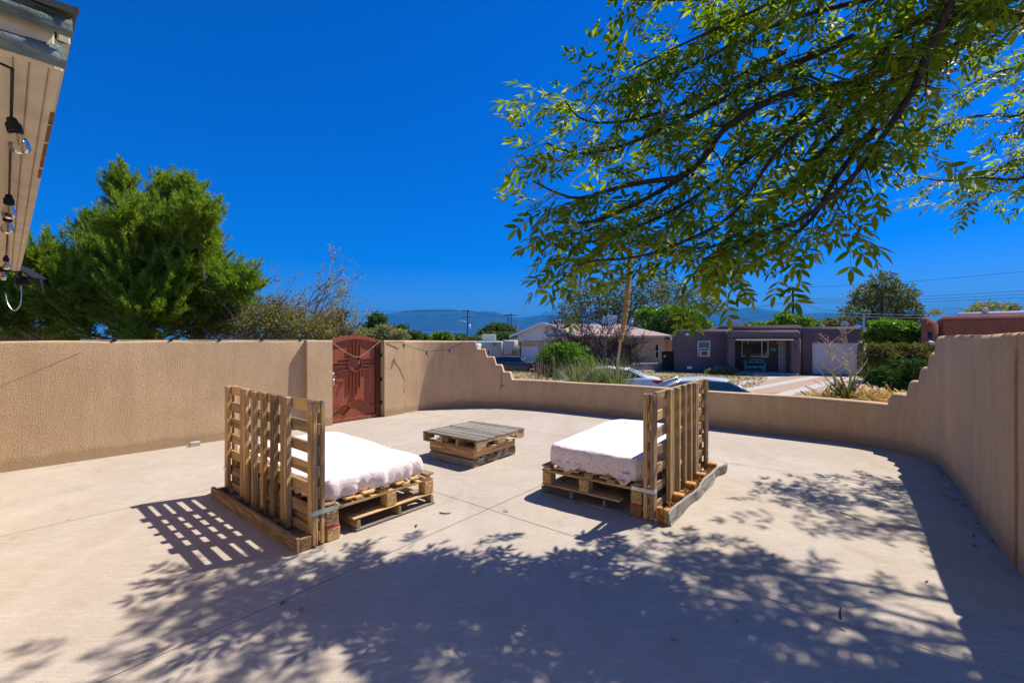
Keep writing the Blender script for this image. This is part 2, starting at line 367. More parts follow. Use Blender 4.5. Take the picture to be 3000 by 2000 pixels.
for i in range(3):
    for j in range(3):
        g = .0045; poly = outline
        for n_, c_ in ((JQ, JQ.dot(J0) + aQ[i + 1] - g), (-JQ, -(JQ.dot(J0) + aQ[i] + g)), (JP, JP.dot(J0) + aP[j + 1] - g), (-JP, -(JP.dot(J0) + aP[j] + g))):
            poly = clip(poly, n_, c_)
            if not poly: break
        if len(poly) > 2:
            mb = MB(); mb.prism([(p.x, p.y) for p in poly], -.013, 0, lambda u, v, z: (u, v, z)); mb.build('slab', M_CONC, patio, fix=True)

# ------------------------------------------------------------------ stucco walls
def catmull(pts, n=16):
    out = []
    for i in range(len(pts) - 1):
        p0, p1, p2, p3 = pts[max(i - 1, 0)], pts[i], pts[i + 1], pts[min(i + 2, len(pts) - 1)]
        for k in range(n):
            t = k / n
            out.append(.5 * ((2 * p1) + (p2 - p0) * t + (2 * p0 - 5 * p1 + 4 * p2 - p3) * t * t + (3 * p1 - p0 - 3 * p2 + p3) * t ** 3))
    out.append(pts[-1]); return out
def resample(pts, step):
    out = [pts[0]]; acc = 0
    for a, b in zip(pts, pts[1:]):
        L = (b - a).length; t = step - acc
        while t <= L: out.append(a + (b - a) * (t / L)); t += step
        acc = (acc + L) % step if L > 0 else acc
        acc = L - (t - step)
    out.append(pts[-1]); return out
def wall_loft(path, hfun, thick, rr=.055, side=1):
    rows = []; n = len(path)
    for i, p in enumerate(path):
        t = path[min(i + 1, n - 1)] - path[max(i - 1, 0)]; t.z = 0; t.normalize(); o = Vector((-t.y, t.x, 0)) * side
        h = hfun(i, p)
        sec = [(0.0, -.1), (0.0, .12), (.003, h * .35), (.0, h * .7), (0.004, h - rr)]
        for a in (30, 60, 90): sec.append((rr * (1 - math.cos(R(a))) + .004, h - rr + rr * math.sin(R(a))))
        sec += [(thick - rr, h)] + [(thick - rr + rr * math.sin(R(a)), h - rr + rr * math.cos(R(a))) for a in (30, 60, 90)] + [(thick, h * .4), (thick, -.1)]
        wob = .004 * math.sin(i * .021) + .002 * math.sin(i * .053 + 1)
        rows.append([p + o * (u + wob * (0 < k < 5)) + Vector((0, 0, z)) for k, (u, z) in enumerate(sec)])
    m = MB(); m.grid(rows); k = len(rows[0])
    m.f += [tuple(range(k)), tuple(range((n - 1) * k, n * k))[::-1]]
    return m
def sst(x): x = max(0, min(1, x)); return x * x * (3 - 2 * x)
cpath = resample(catmull([p.copy() for p in wp], 12), .02)
cpx = [CX + F * p.x / p.y for p in cpath]; arc = [0]
for a, b in zip(cpath, cpath[1:]): arc.append(arc[-1] + (b - a).length)
def s_at(px):
    for i, x in enumerate(cpx):
        if x >= px: return arc[i]
    return arc[-1]
steps = [(s_at(px), dz) for px, dz in ((1394, -.19), (1421, -.19), (1448, -.19), (1471, -.17), (1494, -.18), (2600, .17), (2654, .21), (2690, .20), (2716, .20), (2738, .21))]
def curved_h(i, p):
    h = 1.58 + .006 * math.sin(arc[i] * 2.3)
    for s, dz in steps: h += dz * sst((arc[i] - s + .03) / .06)
    return h
cw = wall_loft(cpath, curved_h, .20, .05, 1)
cwo = cw.build('stucco_wall', M_WALL2, smooth=55, fix=True, label='curved tan stucco yard wall stepping down to a low middle section', cat='wall')
lstart = LW0 - ldir * 2.0
nl = 160; lpath = [lstart + (LW1 + ldir * .05 - lstart) * (i / nl) for i in range(nl + 1)]
lw = wall_loft(lpath, lambda i, p: 1.585 + .004 * math.sin(i * .2), .2, .035, 1)
lwo = lw.build('stucco_wall', M_WALL, smooth=55, fix=True, label='long straight tan stucco wall with a rough sunlit face left of the gate', cat='wall')
def pillar(a, b, h, proud, depth, mat, parent=None, rr=.03, **kw):
    d = (b - a); L = d.length; d.normalize(); o = Vector((-d.y, d.x, 0))
    n = 14; path = [a - o * proud + d * (L * i / n) for i in range(n + 1)]
    m = wall_loft(path, lambda i, p: h, depth, rr, 1); return m.build('pillar', mat, parent, smooth=55, fix=True, **kw)
pillar(LW1 + ldir * .0, GL, 1.59, .10, .36, M_WALL, lwo)
gdir = (GR - GL).normalized(); gn = Vector((-gdir.y, gdir.x, 0))            # gn points away from the patio
pillar(GR + gdir * .015 - gn * .02, wp[1], 1.585, .06, .34, M_WALL, cwo)
pe = (wp[-1] - wp[-2]).normalized()
pillar(wp[-1] + pe * .085, wp[-1] + pe * .95, 1.652, -.004, .34, M_WALL2, cwo)

mb = MB(); po_ = Vector((-pe.y, pe.x, 0)); mb.box(wp[-1] + pe * .045 + po_ * .12 + Vector((0, 0, .77)), (.16, .12, 1.70), math.atan2(pe.y, pe.x)); mb.build('gap_shade_strip', M_JOINT, cwo)  # dark strip set in the gap beside the pillar, standing in for its shade
# ------------------------------------------------------------------ gate
GW = (GR - GL).length - .02
gate = empty('metal_gate', GL + gdir * .01 + gn * .02, math.atan2(gdir.y, gdir.x), 'arched rust red steel gate with a raised sun symbol between stucco pillars', 'gate')
def arch(u, lo=1.575, rise=.115):
    t = (u / GW) * 2 - 1; return lo + rise * (1 - t * t)
GP = lambda u, v, w_: (u, w_, v)
us = [GW * i / 24 for i in range(25)]
mb = MB(); mb.prism([(.03, .03)] + [(GW - .03, .03)] + [(u, arch(u) - .03) for u in us[::-1] if .02 < u < GW - .02], .05, .065, GP); mb.build('panel', M_GATE, gate, fix=True)
for x0, x1 in ((0, .055), (GW - .10, GW)):
    mb = MB(); mb.prism([(x0, .015), (x1, .015), (x1, arch(x1) - .035), (x0, arch(x0) - .035)], .005, .07, GP); mb.build('stile', M_GATE if x0 == 0 else M_GATED, gate, fix=True)
mb = MB(); mb.prism([(.055, .02), (GW - .10, .02), (GW - .10, .07), (.055, .07)], .0, .07, GP); mb.build('bottom_rail', M_GATE, gate, fix=True)
mb = MB(); mb.prism([(u, arch(u) - .075) for u in us] + [(u, arch(u)) for u in us[::-1]], .008, .09, GP); mb.build('arched_top_rail', M_GATE, gate, fix=True)
cu, cz, cr = .535, 1.12, .155
mb = MB(); prof_ = []
for k in range(40):
    a = 2 * math.pi * k / 40
    mb.v += [(cu + r_ * math.cos(a), y_, cz + r_ * math.sin(a)) for r_, y_ in ((cr, .05), (cr, .004), (cr - .010, .004), (cr - .010, .05))]
for k in range(40):
    for j in range(3): mb.f.append((k * 4 + j, ((k + 1) % 40) * 4 + j, ((k + 1) % 40) * 4 + j + 1, k * 4 + j + 1))
mb.build('sun_ring', M_GATE, gate, smooth=40, fix=True)
for off, lup, ldn, ll, lr in ((-.105, .26, .40, .20, .24), (-.035, .41, .50, .33, .34), (.035, .41, .46, .33, .34), (.105, .26, .36, .22, .24)):
    e = math.sqrt(cr * cr - off * off)
    for kind, L in (('up', lup), ('dn', ldn), ('lf', ll), ('rt', lr)):
        mb = MB(); T = .006
        if kind == 'up': L = min(L, arch(cu + off) - .08 - cz - e); pl = [(cu + off - T, cz + e), (cu + off + T, cz + e), (cu + off + T, cz + e + L - .03), (cu + off - T, cz + e + L)]
        elif kind == 'dn': pl = [(cu + off - T, cz - e - L + .03), (cu + off + T, cz - e - L), (cu + off + T, cz - e), (cu + off - T, cz - e)]
        elif kind == 'lf': pl = [(cu - e - L, cz + off - T), (cu - e, cz + off - T), (cu - e, cz + off + T), (cu - e - L + .03, cz + off + T)]
        else: pl = [(cu + e, cz + off - T), (cu + e + L, cz + off - T), (cu + e + L - .03, cz + off + T), (cu + e, cz + off + T)]
        mb.prism(pl, .010, .052, GP); mb.build('sun_ray', M_GATE, gate, fix=True)
for pts in ([(.07, .20), (.16, .26), (.24, .325), (.33, .34), (.40, .30), (.45, .275)], [(.23, .06), (.33, .15), (.42, .25), (.50, .36), (.57, .42), (.66, .40), (.76, .33), (.88, .27), (1.02, .235)]):
    cp = catmull([Vector((a, b, 0)) for a, b in pts], 5); mb = MB()
    mb.grid([[(p.x, y_, p.y + dz) for p in cp] for y_, dz in ((.052, -.006), (.008, -.006), (.008, .007), (.052, .007))]); mb.build('mountain_strip', M_GATE, gate, fix=True)
for z in (.30, .78, 1.28):
    mb = MB(); mb.tube([(GW + .004, -.02, z - .035), (GW + .004, -.02, z + .035)], .016, 8); mb.build('hinge', M_BLACK, gate)
hd = MB(); hd.box((.028, -.04, .80), (.045, .012, .20), 0, .006); hh = hd.build('handle_plate', M_BLACK, gate)
mb = MB(); mb.tube([(.028, -.045, .86), (.028, -.085, .855), (.026, -.09, .80), (.026, -.08, .745), (.028, -.05, .735)], [.012, .012, .011, .012, .012], 8); mb.build('pull', M_GALV, hh, smooth=True)
mb = MB(); mb.lathe([(.004, 0), (.026, .0), (.028, .015), (.016, .03)], (.03, -.04, .955), 14, Matrix.Rotation(R(90), 4, 'X')); mb.build('deadbolt', M_GALV, gate, smooth=40)

# ================================================================== pallet furniture
def board(parent, name, mat, lo, hi, jit=.0025, bev=.004, warp=0.0):
    lo, hi = Vector(lo), Vector(hi); c = (lo + hi) / 2; d = Vector([abs(x) for x in (hi - lo)])
    ax = max(range(3), key=lambda i: d[i])
    dims, rot = {0: ((d.x, d.y, d.z), (0, 0, 0)), 1: ((d.y, d.x, d.z), (0, 0, R(90))), 2: ((d.z, d.y, d.x), (0, R(90), 0))}[ax]
    m = MB(); m.box((0, 0, 0), dims, 0, bev, jit)
    o = m.build(name, mat, parent); o.location = c; o.rotation_euler = (rot[0] + rnd.uniform(-.004, .004), rot[1] + rnd.uniform(-.004, .004), rot[2] + rnd.uniform(-.004, .004)); return o
def daybed(org, adir, s, label, second):
    """local x = along the headboard away from the near end, local y*s = from planter towards the foot"""
    rz = math.atan2(adir.y, adir.x); L = 1.92; h0 = .155 if second else .13
    bed = empty('pallet_daybed', (org.x, org.y, .002), rz, label, 'daybed', 'two pallet daybeds')
    B = lambda par, nm, mt, a0, a1, b0, b1, z0, z1, **k: board(par, nm, mt, (a0, min(s * b0, s * b1), z0), (a1, max(s * b0, s * b1), z1), **k)
    pl = empty('planter', (0, 0, 0), 0, parent=bed)
    if not second:
        B(pl, 'front_board', M_BROWN, 0, 1.88, 0, .032, 0, .108)
        bl = [(.0, .075), (.52, .60), (.92, .99), (1.36, 1.44), (1.80, 1.87)]
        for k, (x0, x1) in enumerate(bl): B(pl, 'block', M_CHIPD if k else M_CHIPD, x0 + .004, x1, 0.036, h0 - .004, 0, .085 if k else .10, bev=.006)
    else:
        m = MB(); rows = []
        for i in range(41):
            t = i / 40; x = 1.97 * t; wv_ = .014 * math.sin(t * 8.0) + .007 * math.sin(t * 23 + 1) - .03 * sst((t - .86) / .14) * 1.5
            hgt = .108 + .010 * math.sin(t * 13) ; ln = .014 * math.sin(t * 9 + 2)
            rows.append([(x, s * (wv_ + y_ + ln * (z_ > .05)), max(.0, z_)) for y_, z_ in ((0, 0), (.002, hgt * .5), (.004, hgt), (.026, hgt + .004), (.026, hgt * .5), (.024, 0))])
        m.grid(rows, True); m.f += [tuple(range(6)), tuple(range(240, 246))[::-1]]; m.build('warped_front_board', M_BLEACH, pl, smooth=35, fix=True)
        for k, (x0, x1) in enumerate([(.0, .075), (.48, .57), (.90, .985), (1.30, 1.39), (1.82, 1.90)]):
            if k == 0:
                B(pl, 'block', M_CHIPO, x0 + .004, x1, .03, .082, 0, .13, bev=.008); B(pl, 'block', M_CHIPO, x0 + .004, x1, .102, .150, 0, .13, bev=.008)
            else: B(pl, 'block', M_CHIPO, x0, x1, .05, .150, 0, .12, bev=.008)
        npos = 1500; pos = np.stack([nr.uniform(.03, 1.86, npos), s * nr.uniform(.045, .145, npos), nr.uniform(.015, .085, npos) * nr.uniform(.5, 1, npos)], 1)
        e_ = np.stack([nr.uniform(-.045, .03, 70), s * nr.uniform(.08, .105, 70), nr.uniform(.0, .13, 70)], 1); pos = np.concatenate([pos, e_])
        V, Fc = scatter(np.array([(-.5, -.2, 0), (.5, -.25, .05), (.45, .22, 0), (-.4, .2, .06)]), np.array([(0, 1, 2, 3)]), pos, nr.normal(size=pos.shape), nr.uniform(.015, .045, len(pos)))
        o = link(bpy.data.objects.new('wood_chip_fill', npmesh('wood_chip_fill', V, Fc, M_DRYLEAF)), pl); tag(o, kind='stuff')
    B(pl, 'back_board', M_BROWN, .1, L - .1, h0 + .075, h0 + .093, .02, .15) if not second else B(pl, 'back_board', M_GREY, .1, L - .1, h0 + .075, h0 + .093, .02, .13)
    hb = empty('backrest', (0, 0, 0), 0, parent=bed)
    m1, m2 = (M_PINE, M_BROWN)
    for k, zt in enumerate((1.12, .948, .785, .622, .458, .285, .118)):
        B(hb, 'slat', (M_PINE, M_PINEP, M_BROWN, M_PINE)[(k + 3 * second) % 4] if k < 5 else M_BROWN, 0.004, L - .004, h0 + .041, h0 + .061, zt - (.092 if k < 6 else .075), zt, jit=.004)
    ver = [(.0, .085), (.44, .505), (.509, .572), (.705, .77), (.925, .99), (1.14, 1.205), (1.335, 1.398), (1.402, 1.465), (L - .085, L)]
    for k, (x0, x1) in enumerate(ver):
        e = k in (0, 8)
        B(hb, 'post', (M_PINE, M_BROWN, M_PINE, M_PINEP)[(k * 7 + second) % 4], x0, x1, h0 - .006 if not e else h0, h0 + .038, .015 if e else .03, 1.122 - .012 * rnd.random(), jit=.004)
        if e: B(hb, 'post', M_PINE, x0 + .002, x1 - .004, h0 + .064, h0 + .1, .012, 1.118, jit=.003)
    for x0, x1 in ((-.006, -.002), (L + .002, L + .006)):
        m = MB(); m.box(((x0 + x1) / 2, s * (h0 + .10), .262), (.004, .21, .035)); m.box((((x0 + .028) if x0 < 0 else x1 - .028), s * (h0 - .0035), .262), (.062, .004, .035)); m.build('steel_bracket', M_GALV, bed)
    up = empty('upper_pallet', (0, 0, 0), 0, parent=bed); f0, f1 = h0 + .11, 1.335
    nb = 7
    for k in range(nb):
        b0 = f0 + (f1 - f0 - .095) * k / (nb - 1); B(up, 'deck_board', M_PINE if k % 3 else M_BROWN, .012, L - .012, b0, b0 + .095, .286, .304)
    for x in (.015, .50, .92, 1.34, L - .11):
        B(up, 'stringer_board', M_PINE, x, x + .095, f0 + .01, f1, .236, .256)
        for k in range(5): B(up, 'deck_spacer', M_PINE if k else M_BROWN, x + .002, x + .09, f0 + .03 + .235 * k, f0 + .115 + .235 * k, .258, .284)
    for x in (.012, .91, L - .11):
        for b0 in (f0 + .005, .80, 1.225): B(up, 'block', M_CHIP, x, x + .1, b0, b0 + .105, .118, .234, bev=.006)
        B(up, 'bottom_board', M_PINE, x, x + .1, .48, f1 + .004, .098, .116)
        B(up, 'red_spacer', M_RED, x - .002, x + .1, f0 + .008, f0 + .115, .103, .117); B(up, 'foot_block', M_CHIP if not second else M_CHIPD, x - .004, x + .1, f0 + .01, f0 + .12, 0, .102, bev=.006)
    lo = empty('lower_pallet', (0, 0, 0), 0, parent=bed)
    for b0 in ((.51, .92, 1.298) if not second else (.62, .97, 1.298)):
        B(lo, 'stringer', M_BROWN if not second else M_GREY, .012, L - .012, b0, b0 + .036, .021, .088)
    for x in (.0, .62, 1.24, L - .1): B(lo, 'bottom_board', M_GREY, x + .004, x + .096, .50, 1.345, 0, .019)
    for x in (.16, .62, 1.24, L - .2): B(lo, 'top_board', M_BROWN, x, x + .09, .52, 1.33, .09, .097)
    if second: B(lo, 'painted_end', M_GREENP, .006, .011, 1.298, 1.336, .024, .088, jit=0, bev=.001)
    return bed
A1 = Vector((-.768, .640, 0)).normalized(); A2 = Vector((.601, .799, 0)).normalized()
O1, O2 = G(866, 1625), G(1969, 1543)
daybed(O1, A1, -1, 'pallet daybed with a straight brown planter board behind its slatted back', False)
daybed(O2, A2, 1, 'pallet daybed with a warped grey planter board full of dry chips', True)
def mattress(org, adir, s, label, a0, a1, b0, b1, ztop, seed, sag):
    rz = math.atan2(adir.y, adir.x); rr = random.Random(seed)
    root = empty('mattress', (org.x, org.y, .307), rz, label, 'mattress', 'mattresses on the pallet daybeds')
    H = ztop - .307; cx, cy = (a0 + a1) / 2, s * (b0 + b1) / 2; hx, hy = (a1 - a0) / 2, (b1 - b0) / 2
    def outl(n, hx_, hy_, r):
        pts = []
        for i in range(n):
            t = i / n * 4; q = int(t); f_ = t - q
            # constant parameter per side, corners denser
            th = (i / n) * 2 * math.pi; c_, s_ = math.cos(th), math.sin(th)
            e = 11.0; k = (abs(c_ / hx_) ** e + abs(s_ / hy_) ** e) ** (-1 / e); pts.append((c_ * k, s_ * k, th))
        return pts
    n = 240; ph = [rr.uniform(0, 6.28) for _ in range(10)]
    def wr(th, k): return .5 * math.sin(th * 23 + ph[0] + k) + .35 * math.sin(th * 41 + ph[1] - k * 2) + .25 * math.sin(th * 67 + ph[2]) + .4 * math.sin(th * 11 + ph[3])
    rings = []
    for f_ in (.02, .2, .4, .6, .75, .86, .93):
        rings.append((f_, H + .004, 0))
    inner = [(.97, H + .002, 0), (.988, H - .006, .1), (.999, H - .022, .25), (1.006, H - .05, .5), (1.008, H * .5, .7), (1.004, H * .28, .9), (1.0, .028, 1.0), (.99, .010, 1.0), (.975, .0, 1.0)]
    o = outl(n, hx, hy, .1); m = MB(); rows = []
    for f_, z, amp in rings + inner:
        row = []
        for x, y, th in o:
            L_ = math.hypot(x, y); e = amp * .026 * wr(th, f_ * 3)
            cor = max(0, abs(math.sin(2 * th)) - .5) * amp
            e += cor * .05 * math.sin(th * 44 + ph[5])
            k = f_ + (e / L_)
            xx, yy = x * k, y * k
            zz = z + .014 * math.sin(xx * 3.1 + ph[6]) + .004 * math.sin(xx * 9 + yy * 13 + ph[8]) * (f_ < .98) * 1.0 + .006 * (1 - amp) * (1 - f_) - sag * max(0, (abs(xx) / hx - .6)) * (f_ > .5) * (z > .05)
            if f_ >= 1.0 and z < H * .4: zz = max(.001, z + .028 * wr(th * .7, 2) * (z > .005))
            row.append((cx + xx, cy + yy, zz))
        rows.append(row)
    m.grid(rows, True); m.f.append(tuple(range(n)))
    sh = m.build('sheet', M_SHEET, root, smooth=True, fix=True)
    m = MB(); m.box((cx, cy, H * .45), (2 * hx - .12, 2 * hy - .12, H * .7), 0, .03); m.build('padding', M_SHEET, root)
    # loose tongues of cloth hanging over the pallet edge
    tongues = [(.25, .13, .05), (.82, .10, .06)] if s > 0 else []
    for t, wd, dr in tongues:
        yb = s * (b0 + (b1 - b0) * (1 - t)); mm = MB(); rws = []
        for i in range(7):
            f_ = i / 6; half = wd * (1 - f_ ** 1.5) + .004
            rws.append([(a0 - .004 - .014 * math.sin(f_ * 2.2) + .008 * math.sin(k * 1.3 + i), yb + half * (k / 4 - 1), .06 - f_ * (.06 + dr)) for k in range(9)])
        mm.grid(rws); mm.build('hanging_corner', M_SHEET, root, smooth=True)
    return root
mattress(O1, A1, -1, 'thin mattress under a white sheet on the daybed with the straight planter', .04, 1.92, .215, 1.285, .47, 3, .0)
mattress(O2, A2, 1, 'mattress under a bunched pink sheet on the daybed with the warped planter', .045, 1.92, .27, 1.30, .525, 8, .02)

# coffee table: three pallets stacked
tn, tl, trr = G(1390, 1371), G(1263, 1340), G(1510, 1330)
tp = (trr - tn).normalized(); trz = math.atan2(tp.y, tp.x)                # local x = along tp, local y = towards the left corner
def tboard(par, nm, mt, x0, x1, y0, y1, z0, z1, **k): return board(par, nm, mt, (x0, y0, z0), (x1, y1, z1), **k)
pb = empty('wooden_pallet', tn + Vector((0, 0, .001)), trz, 'bottom grey pallet of the low pallet table', 'pallet', 'stacked pallets of the low table')
for y in (0, .38, .765): tboard(pb, 'stringer', M_GREY, 0, .855, y, y + .036, .02, .098)
tboard(pb, 'side_board', M_GREY, -.02, -.001, -.001, .80, .004, .098)
for x in (.003, .38, .755): tboard(pb, 'bottom_board', M_PINE, x, x + .095, .005, .795, .0, .018)
for k in range(6): tboard(pb, 'deck_board', M_GREY if k % 2 else M_BROWN, .0 + .151 * k, .0 + .151 * k + .10, .0, .80, .10, .12)
pm = empty('wooden_pallet', tn + Vector((0, 0, .122)), trz, 'middle honey coloured pallet of the low pallet table', 'pallet', 'stacked pallets of the low table')
tboard(pm, 'side_board', M_ORANGE, -.018, .0, .004, .80, .004, .096)
for y in (.003, .38, .762): tboard(pm, 'stringer', M_PINE, .002, .85, y, y + .034, .0, .094)
for x in (.25, .5, .75): tboard(pm, 'cross_board', M_PINE, x, x + .08, .04, .76, .03, .05)
pt = empty('wooden_pallet', tn + Vector((0, 0, .220)) - tp * .012 + Vector((tp.y, -tp.x, 0)) * .05, trz, 'top pallet with grey deck boards on the low pallet table', 'pallet', 'stacked pallets of the low table')
for x in (.0, .30, .64, .90): tboard(pt, 'bottom_board', M_PINE, x, x + .09, .0, .985, .0, .016)
for k, y in enumerate((.0, .33, .62, .952)):
    n0 = [(0, .018), (.0, .108), (1.0, .108), (1.0, .018)]
    arcp = lambda c: [(c - .125, .018), (c - .118, .06), (c - .085, .078), (c + .085, .078), (c + .118, .06), (c + .125, .018)]
    poly = [(0, .018)] + arcp(.30) + arcp(.70) + [(1.0, .018), (1.0, .108), (0, .108)]
    m = MB(); m.prism(poly, y, y + .034, lambda u, v, w_: (u, w_, v)); m.build('notched_stringer', M_BROWN if k == 0 else M_PINE, pt, fix=True)
for k in range(8): tboard(pt, 'deck_board', M_GREY, -.004 + .1265 * k + rnd.uniform(0, .003), -.004 + .1265 * k + .119, -.006 + rnd.uniform(-.006, .006), .992 + rnd.uniform(-.006, .006), .1095, .1285 + rnd.uniform(0, .002), jit=.003)
m = MB(); m.box((.10, .70, .035), (.12, .16, .035), .4, .004); m.build('paper_scrap', plain('white_scrap', (.7, .66, .6), .8, .1), pt)

# ================================================================== the house eave beside the patio
M_CREAM = plain('peeling_cream_paint', (.62, .54, .43), .7, .16, 5, 0, .4, 30)
M_SOFFIT = plain('cream_soffit_paint', (.66, .58, .46), .75, .07, 2.5, 0, .25, 60)
M_RUSTY = plain('bare_brown_wood', (.20, .10, .05), .9, .5, 14)
M_FLASH = plain('weathered_green_flashing', (.13, .16, .135), .45, .55, 7, .35, .6, 9, .4, (1, 1, 2.5), .02)
M_OFFW0 = plain('off_white_trim', (.68, .64, .58), .6, .08, 4)
M_ROOFING = plain('roll_roofing', (.10, .11, .10), .9, .35, 10, 0, .6, 40)
EA, EB = G(187, 205 , 2.40), G(60, 790, 2.40)
eu = (EB - EA); EL = eu.length + .25; eu.normalize()
house = empty('house', (EA.x, EA.y, 0), math.atan2(eu.y, eu.x), 'corner of a house roof with cream soffit and dark green metal flashing', 'building')
# local x along the eave (away), local y = outward(-)/inward(+)
def hb_(nm, mt, x0, x1, y0, y1, z0, z1, **k):
    m = MB(); m.box(((x0 + x1) / 2, (y0 + y1) / 2, (z0 + z1) / 2), (x1 - x0, y1 - y0, z1 - z0), 0, k.get('bev', .004), k.get('jit', 0)); return m.build(nm, mt, house)
hb_('fascia_board', M_CREAM, .02, EL, .0, .028, 2.40, 2.478)
hb_('upper_fascia_board', M_CREAM, .0, EL, -.014, .014, 2.48, 2.548)
hb_('trim_strip', M_CREAM, .02, EL, .0285, .0665, 2.404, 2.43)
hb_('trim_strip', M_CREAM, .02, EL, .067, .0985, 2.413, 2.43)
for i in range(5): hb_('bare_wood_patch', M_RUSTY, .35 + i * .21 + rnd.uniform(-.04, .04), .52 + i * .21 + rnd.uniform(-.06, .03), -.0015, .010, 2.397 , 2.43 + rnd.uniform(0, .02), bev=.002)
x = .02
while x < EL - .1:
    L_ = min(1.22, EL - x); hb_('soffit_panel', M_SOFFIT, x + .003, x + L_ - .003, .099, .56, 2.425, 2.437, bev=.002); x += L_
m = MB()
for z0, z1, off, nm in ((2.396, 2.484, -.012, 'lower_flashing'), (2.486, 2.556, -.030, 'upper_flashing')):
    rows = []
    for i in range(33):
        y = -.004 - (.012 if nm[0] == 'u' else 0) + (2.6) * (i / 32) ** 1.6
        rows.append([(off - .012 * math.sin(k * .8) * (1 + .5 * math.sin(y * 7)) - .006 * math.sin(y * 23 + k * 2), y, z0 + (z1 - z0) * k / 6) for k in range(7)])
    mm = MB(); mm.grid(rows); mm.build(nm, M_FLASH, house, smooth=True)
hb_('end_fascia_board', M_CREAM, -.008, .02, .02, 2.6, 2.398, 2.55)
hb_('end_trim_strip', M_CREAM, .02, .05, .10, 2.6, 2.405, 2.426)
mm = MB(); rows = []
for i in range(33):
    y = -.028 + 2.7 * (i / 32) ** 1.6
    rows.append([(-.045 + .010 * math.sin(y * 17), y, 2.553), (-.05 + .012 * math.sin(y * 19), y, 2.572), (EL, y, 2.60), (EL, y, 2.585)])
mm.grid(rows); mm.build('roofing', M_ROOFING, house, fix=True)
hb_('house_wall', M_WALL, .55, EL, .56, .80, -.12, 2.60, bev=.01)

def bulb(parent, p, tilt=(0, 0), sc=1.0, seg=14):
    q = Euler((tilt[0], tilt[1], 0)).to_matrix().to_4x4(); c = Vector(p)
    m = MB(); m.lathe([(.006, .0), (.013, -.004), (.0145, -.012), (.0145, -.020), (.0205, -.024), (.0205, -.052), (.017, -.056)], c, seg, q)
    so_ = m.build('socket', M_BLACK, parent, smooth=40)
    m = MB(); m.lathe([(.013, -.054), (.0155, -.062), (.022, -.075), (.0275, -.092), (.0285, -.102), (.025, -.117), (.015, -.127), (.003, -.130)], c, seg, q); b_ = m.build('bulb', M_BULB, parent, smooth=True)
    m = MB(); m.tube([c + q @ Vector((0, 0, -.056)), c + q @ Vector((0, 0, -.075))], [.006, .003], 6); m.tube([c + q @ Vector((-.004, 0, -.075)), c + q @ Vector((.003, 0, -.102))], .0022, 5); m.tube([c + q @ Vector((.004, 0, -.075)), c + q @ Vector((-.002, 0, -.100))], .0022, 5)
    m.build('filament', M_FIL, b_)
sl_ = empty('string_light', (0, 0, 0), 0, 'black string light cable with clear bulbs hung under the roof eave', 'string light')
def Gu(px, py, z): return G(px, py, z)
c0 = [G(0, 186, 2.395), G(38, 203, 2.395)]
eave_pts = [G(36, 207, 2.392), G(34, 300, 2.375), G(33, 345, 2.37), G(30, 450, 2.385), G(27, 568, 2.37), G(25, 620, 2.375), G(21, 700, 2.385), G(17, 752, 2.37), G(12, 785, 2.375)]
m = MB(); m.tube(c0 + eave_pts, .004, 6); m.tube([eave_pts[-1], EB + Vector((.02, .1, -.10)), Vector((-5.66, 5.55, 1.95)), Vector((-5.58, 5.92, 1.62))], .002, 5); m.build('cable', M_CABLE, sl_)
for k, (px, py, tl_) in enumerate(((33, 345, (.0, -.28)), (26, 569, (.05, .05)), (23, 622, (.05, .1)), (18, 748, (0, 0)), (13, 786, (0, .1)), (5, 780, (.1, 0)))):
    bulb(sl_, G(px, py, 2.366), tl_)
sw = empty('string_light', (0, 0, 0), 0, 'string light cable with bulbs draped along the wall top and across the gate', 'string light')
def lwall(px, off=0.0, z=1.59):                   # point on the inner top edge of the straight wall at a photo column
    k = (px - CX) / F; t = (LW0.x - k * LW0.y) / (k * ldir.y - ldir.x); p = LW0 + ldir * t
    return Vector((p.x, p.y, z)) + Vector((-ldir.y, ldir.x, 0)) * off
tops = [lwall(px, .03 + .02 * math.sin(px), 1.597) for px in (235, 330, 410, 497, 570, 640, 705, 765, 820, 878, 930)]
gl = lambda u, v, w_: GL + gdir * u - gn * w_ + Vector((0, 0, v))
gpts = [gl(.0, 1.565, .04), gl(.2, 1.42, .05), gl(.36, 1.32, .05), gl(.50, 1.265, .05), gl(.60, 1.265, .05), gl(.72, 1.33, .05), gl(.9, 1.46, .05), gl(GW, 1.585, .0)]
wtop = [P(1133, 1003, 9.25), P(1180, 1002, 9.55), P(1183, 1007, 9.50), P(1215, 1020, 9.7), P(1250, 1029, 9.9), P(1285, 1027, 10.1), P(1316, 1023, 10.2), P(1345, 1008, 10.3), P(1366, 996, 10.38)]
m = MB(); m.tube(tops, .0045, 5); m.build('cable', M_CABLEP, sw)
m = MB(); m.tube(gpts, .0045, 5); m.build('cable', M_CABLEP, sw)
m = MB(); m.tube(wtop, .005, 5); m.build('cable', M_CABLE, sw)
dn = [P(1468, 1085, 10.36), P(1469, 1110, 10.36), P(1468, 1128, 10.36), P(1463, 1144, 10.36)]
m = MB(); m.tube(dn, .006, 5); m.build('cable', M_CABLE, sw)
for px in (330, 497, 640, 765, 878): bulb(sw, lwall(px, .0, 1.605), (R(75), R(20)))
bulb(sw, gl(.56, 1.26, .055), (0, 0)); bulb(sw, wtop[2], (0, 0)); bulb(sw, wtop[4], (0, 0)); bulb(sw, wtop[6], (0, -.2)); bulb(sw, dn[2] + Vector((0, -.02, 0)), (0, R(-75)))
fl = empty('flood_lamp', EB + eu * .2 + Vector((0, 0, 0)), 0, 'black outdoor lamp hanging at the far end of the eave', 'lamp')
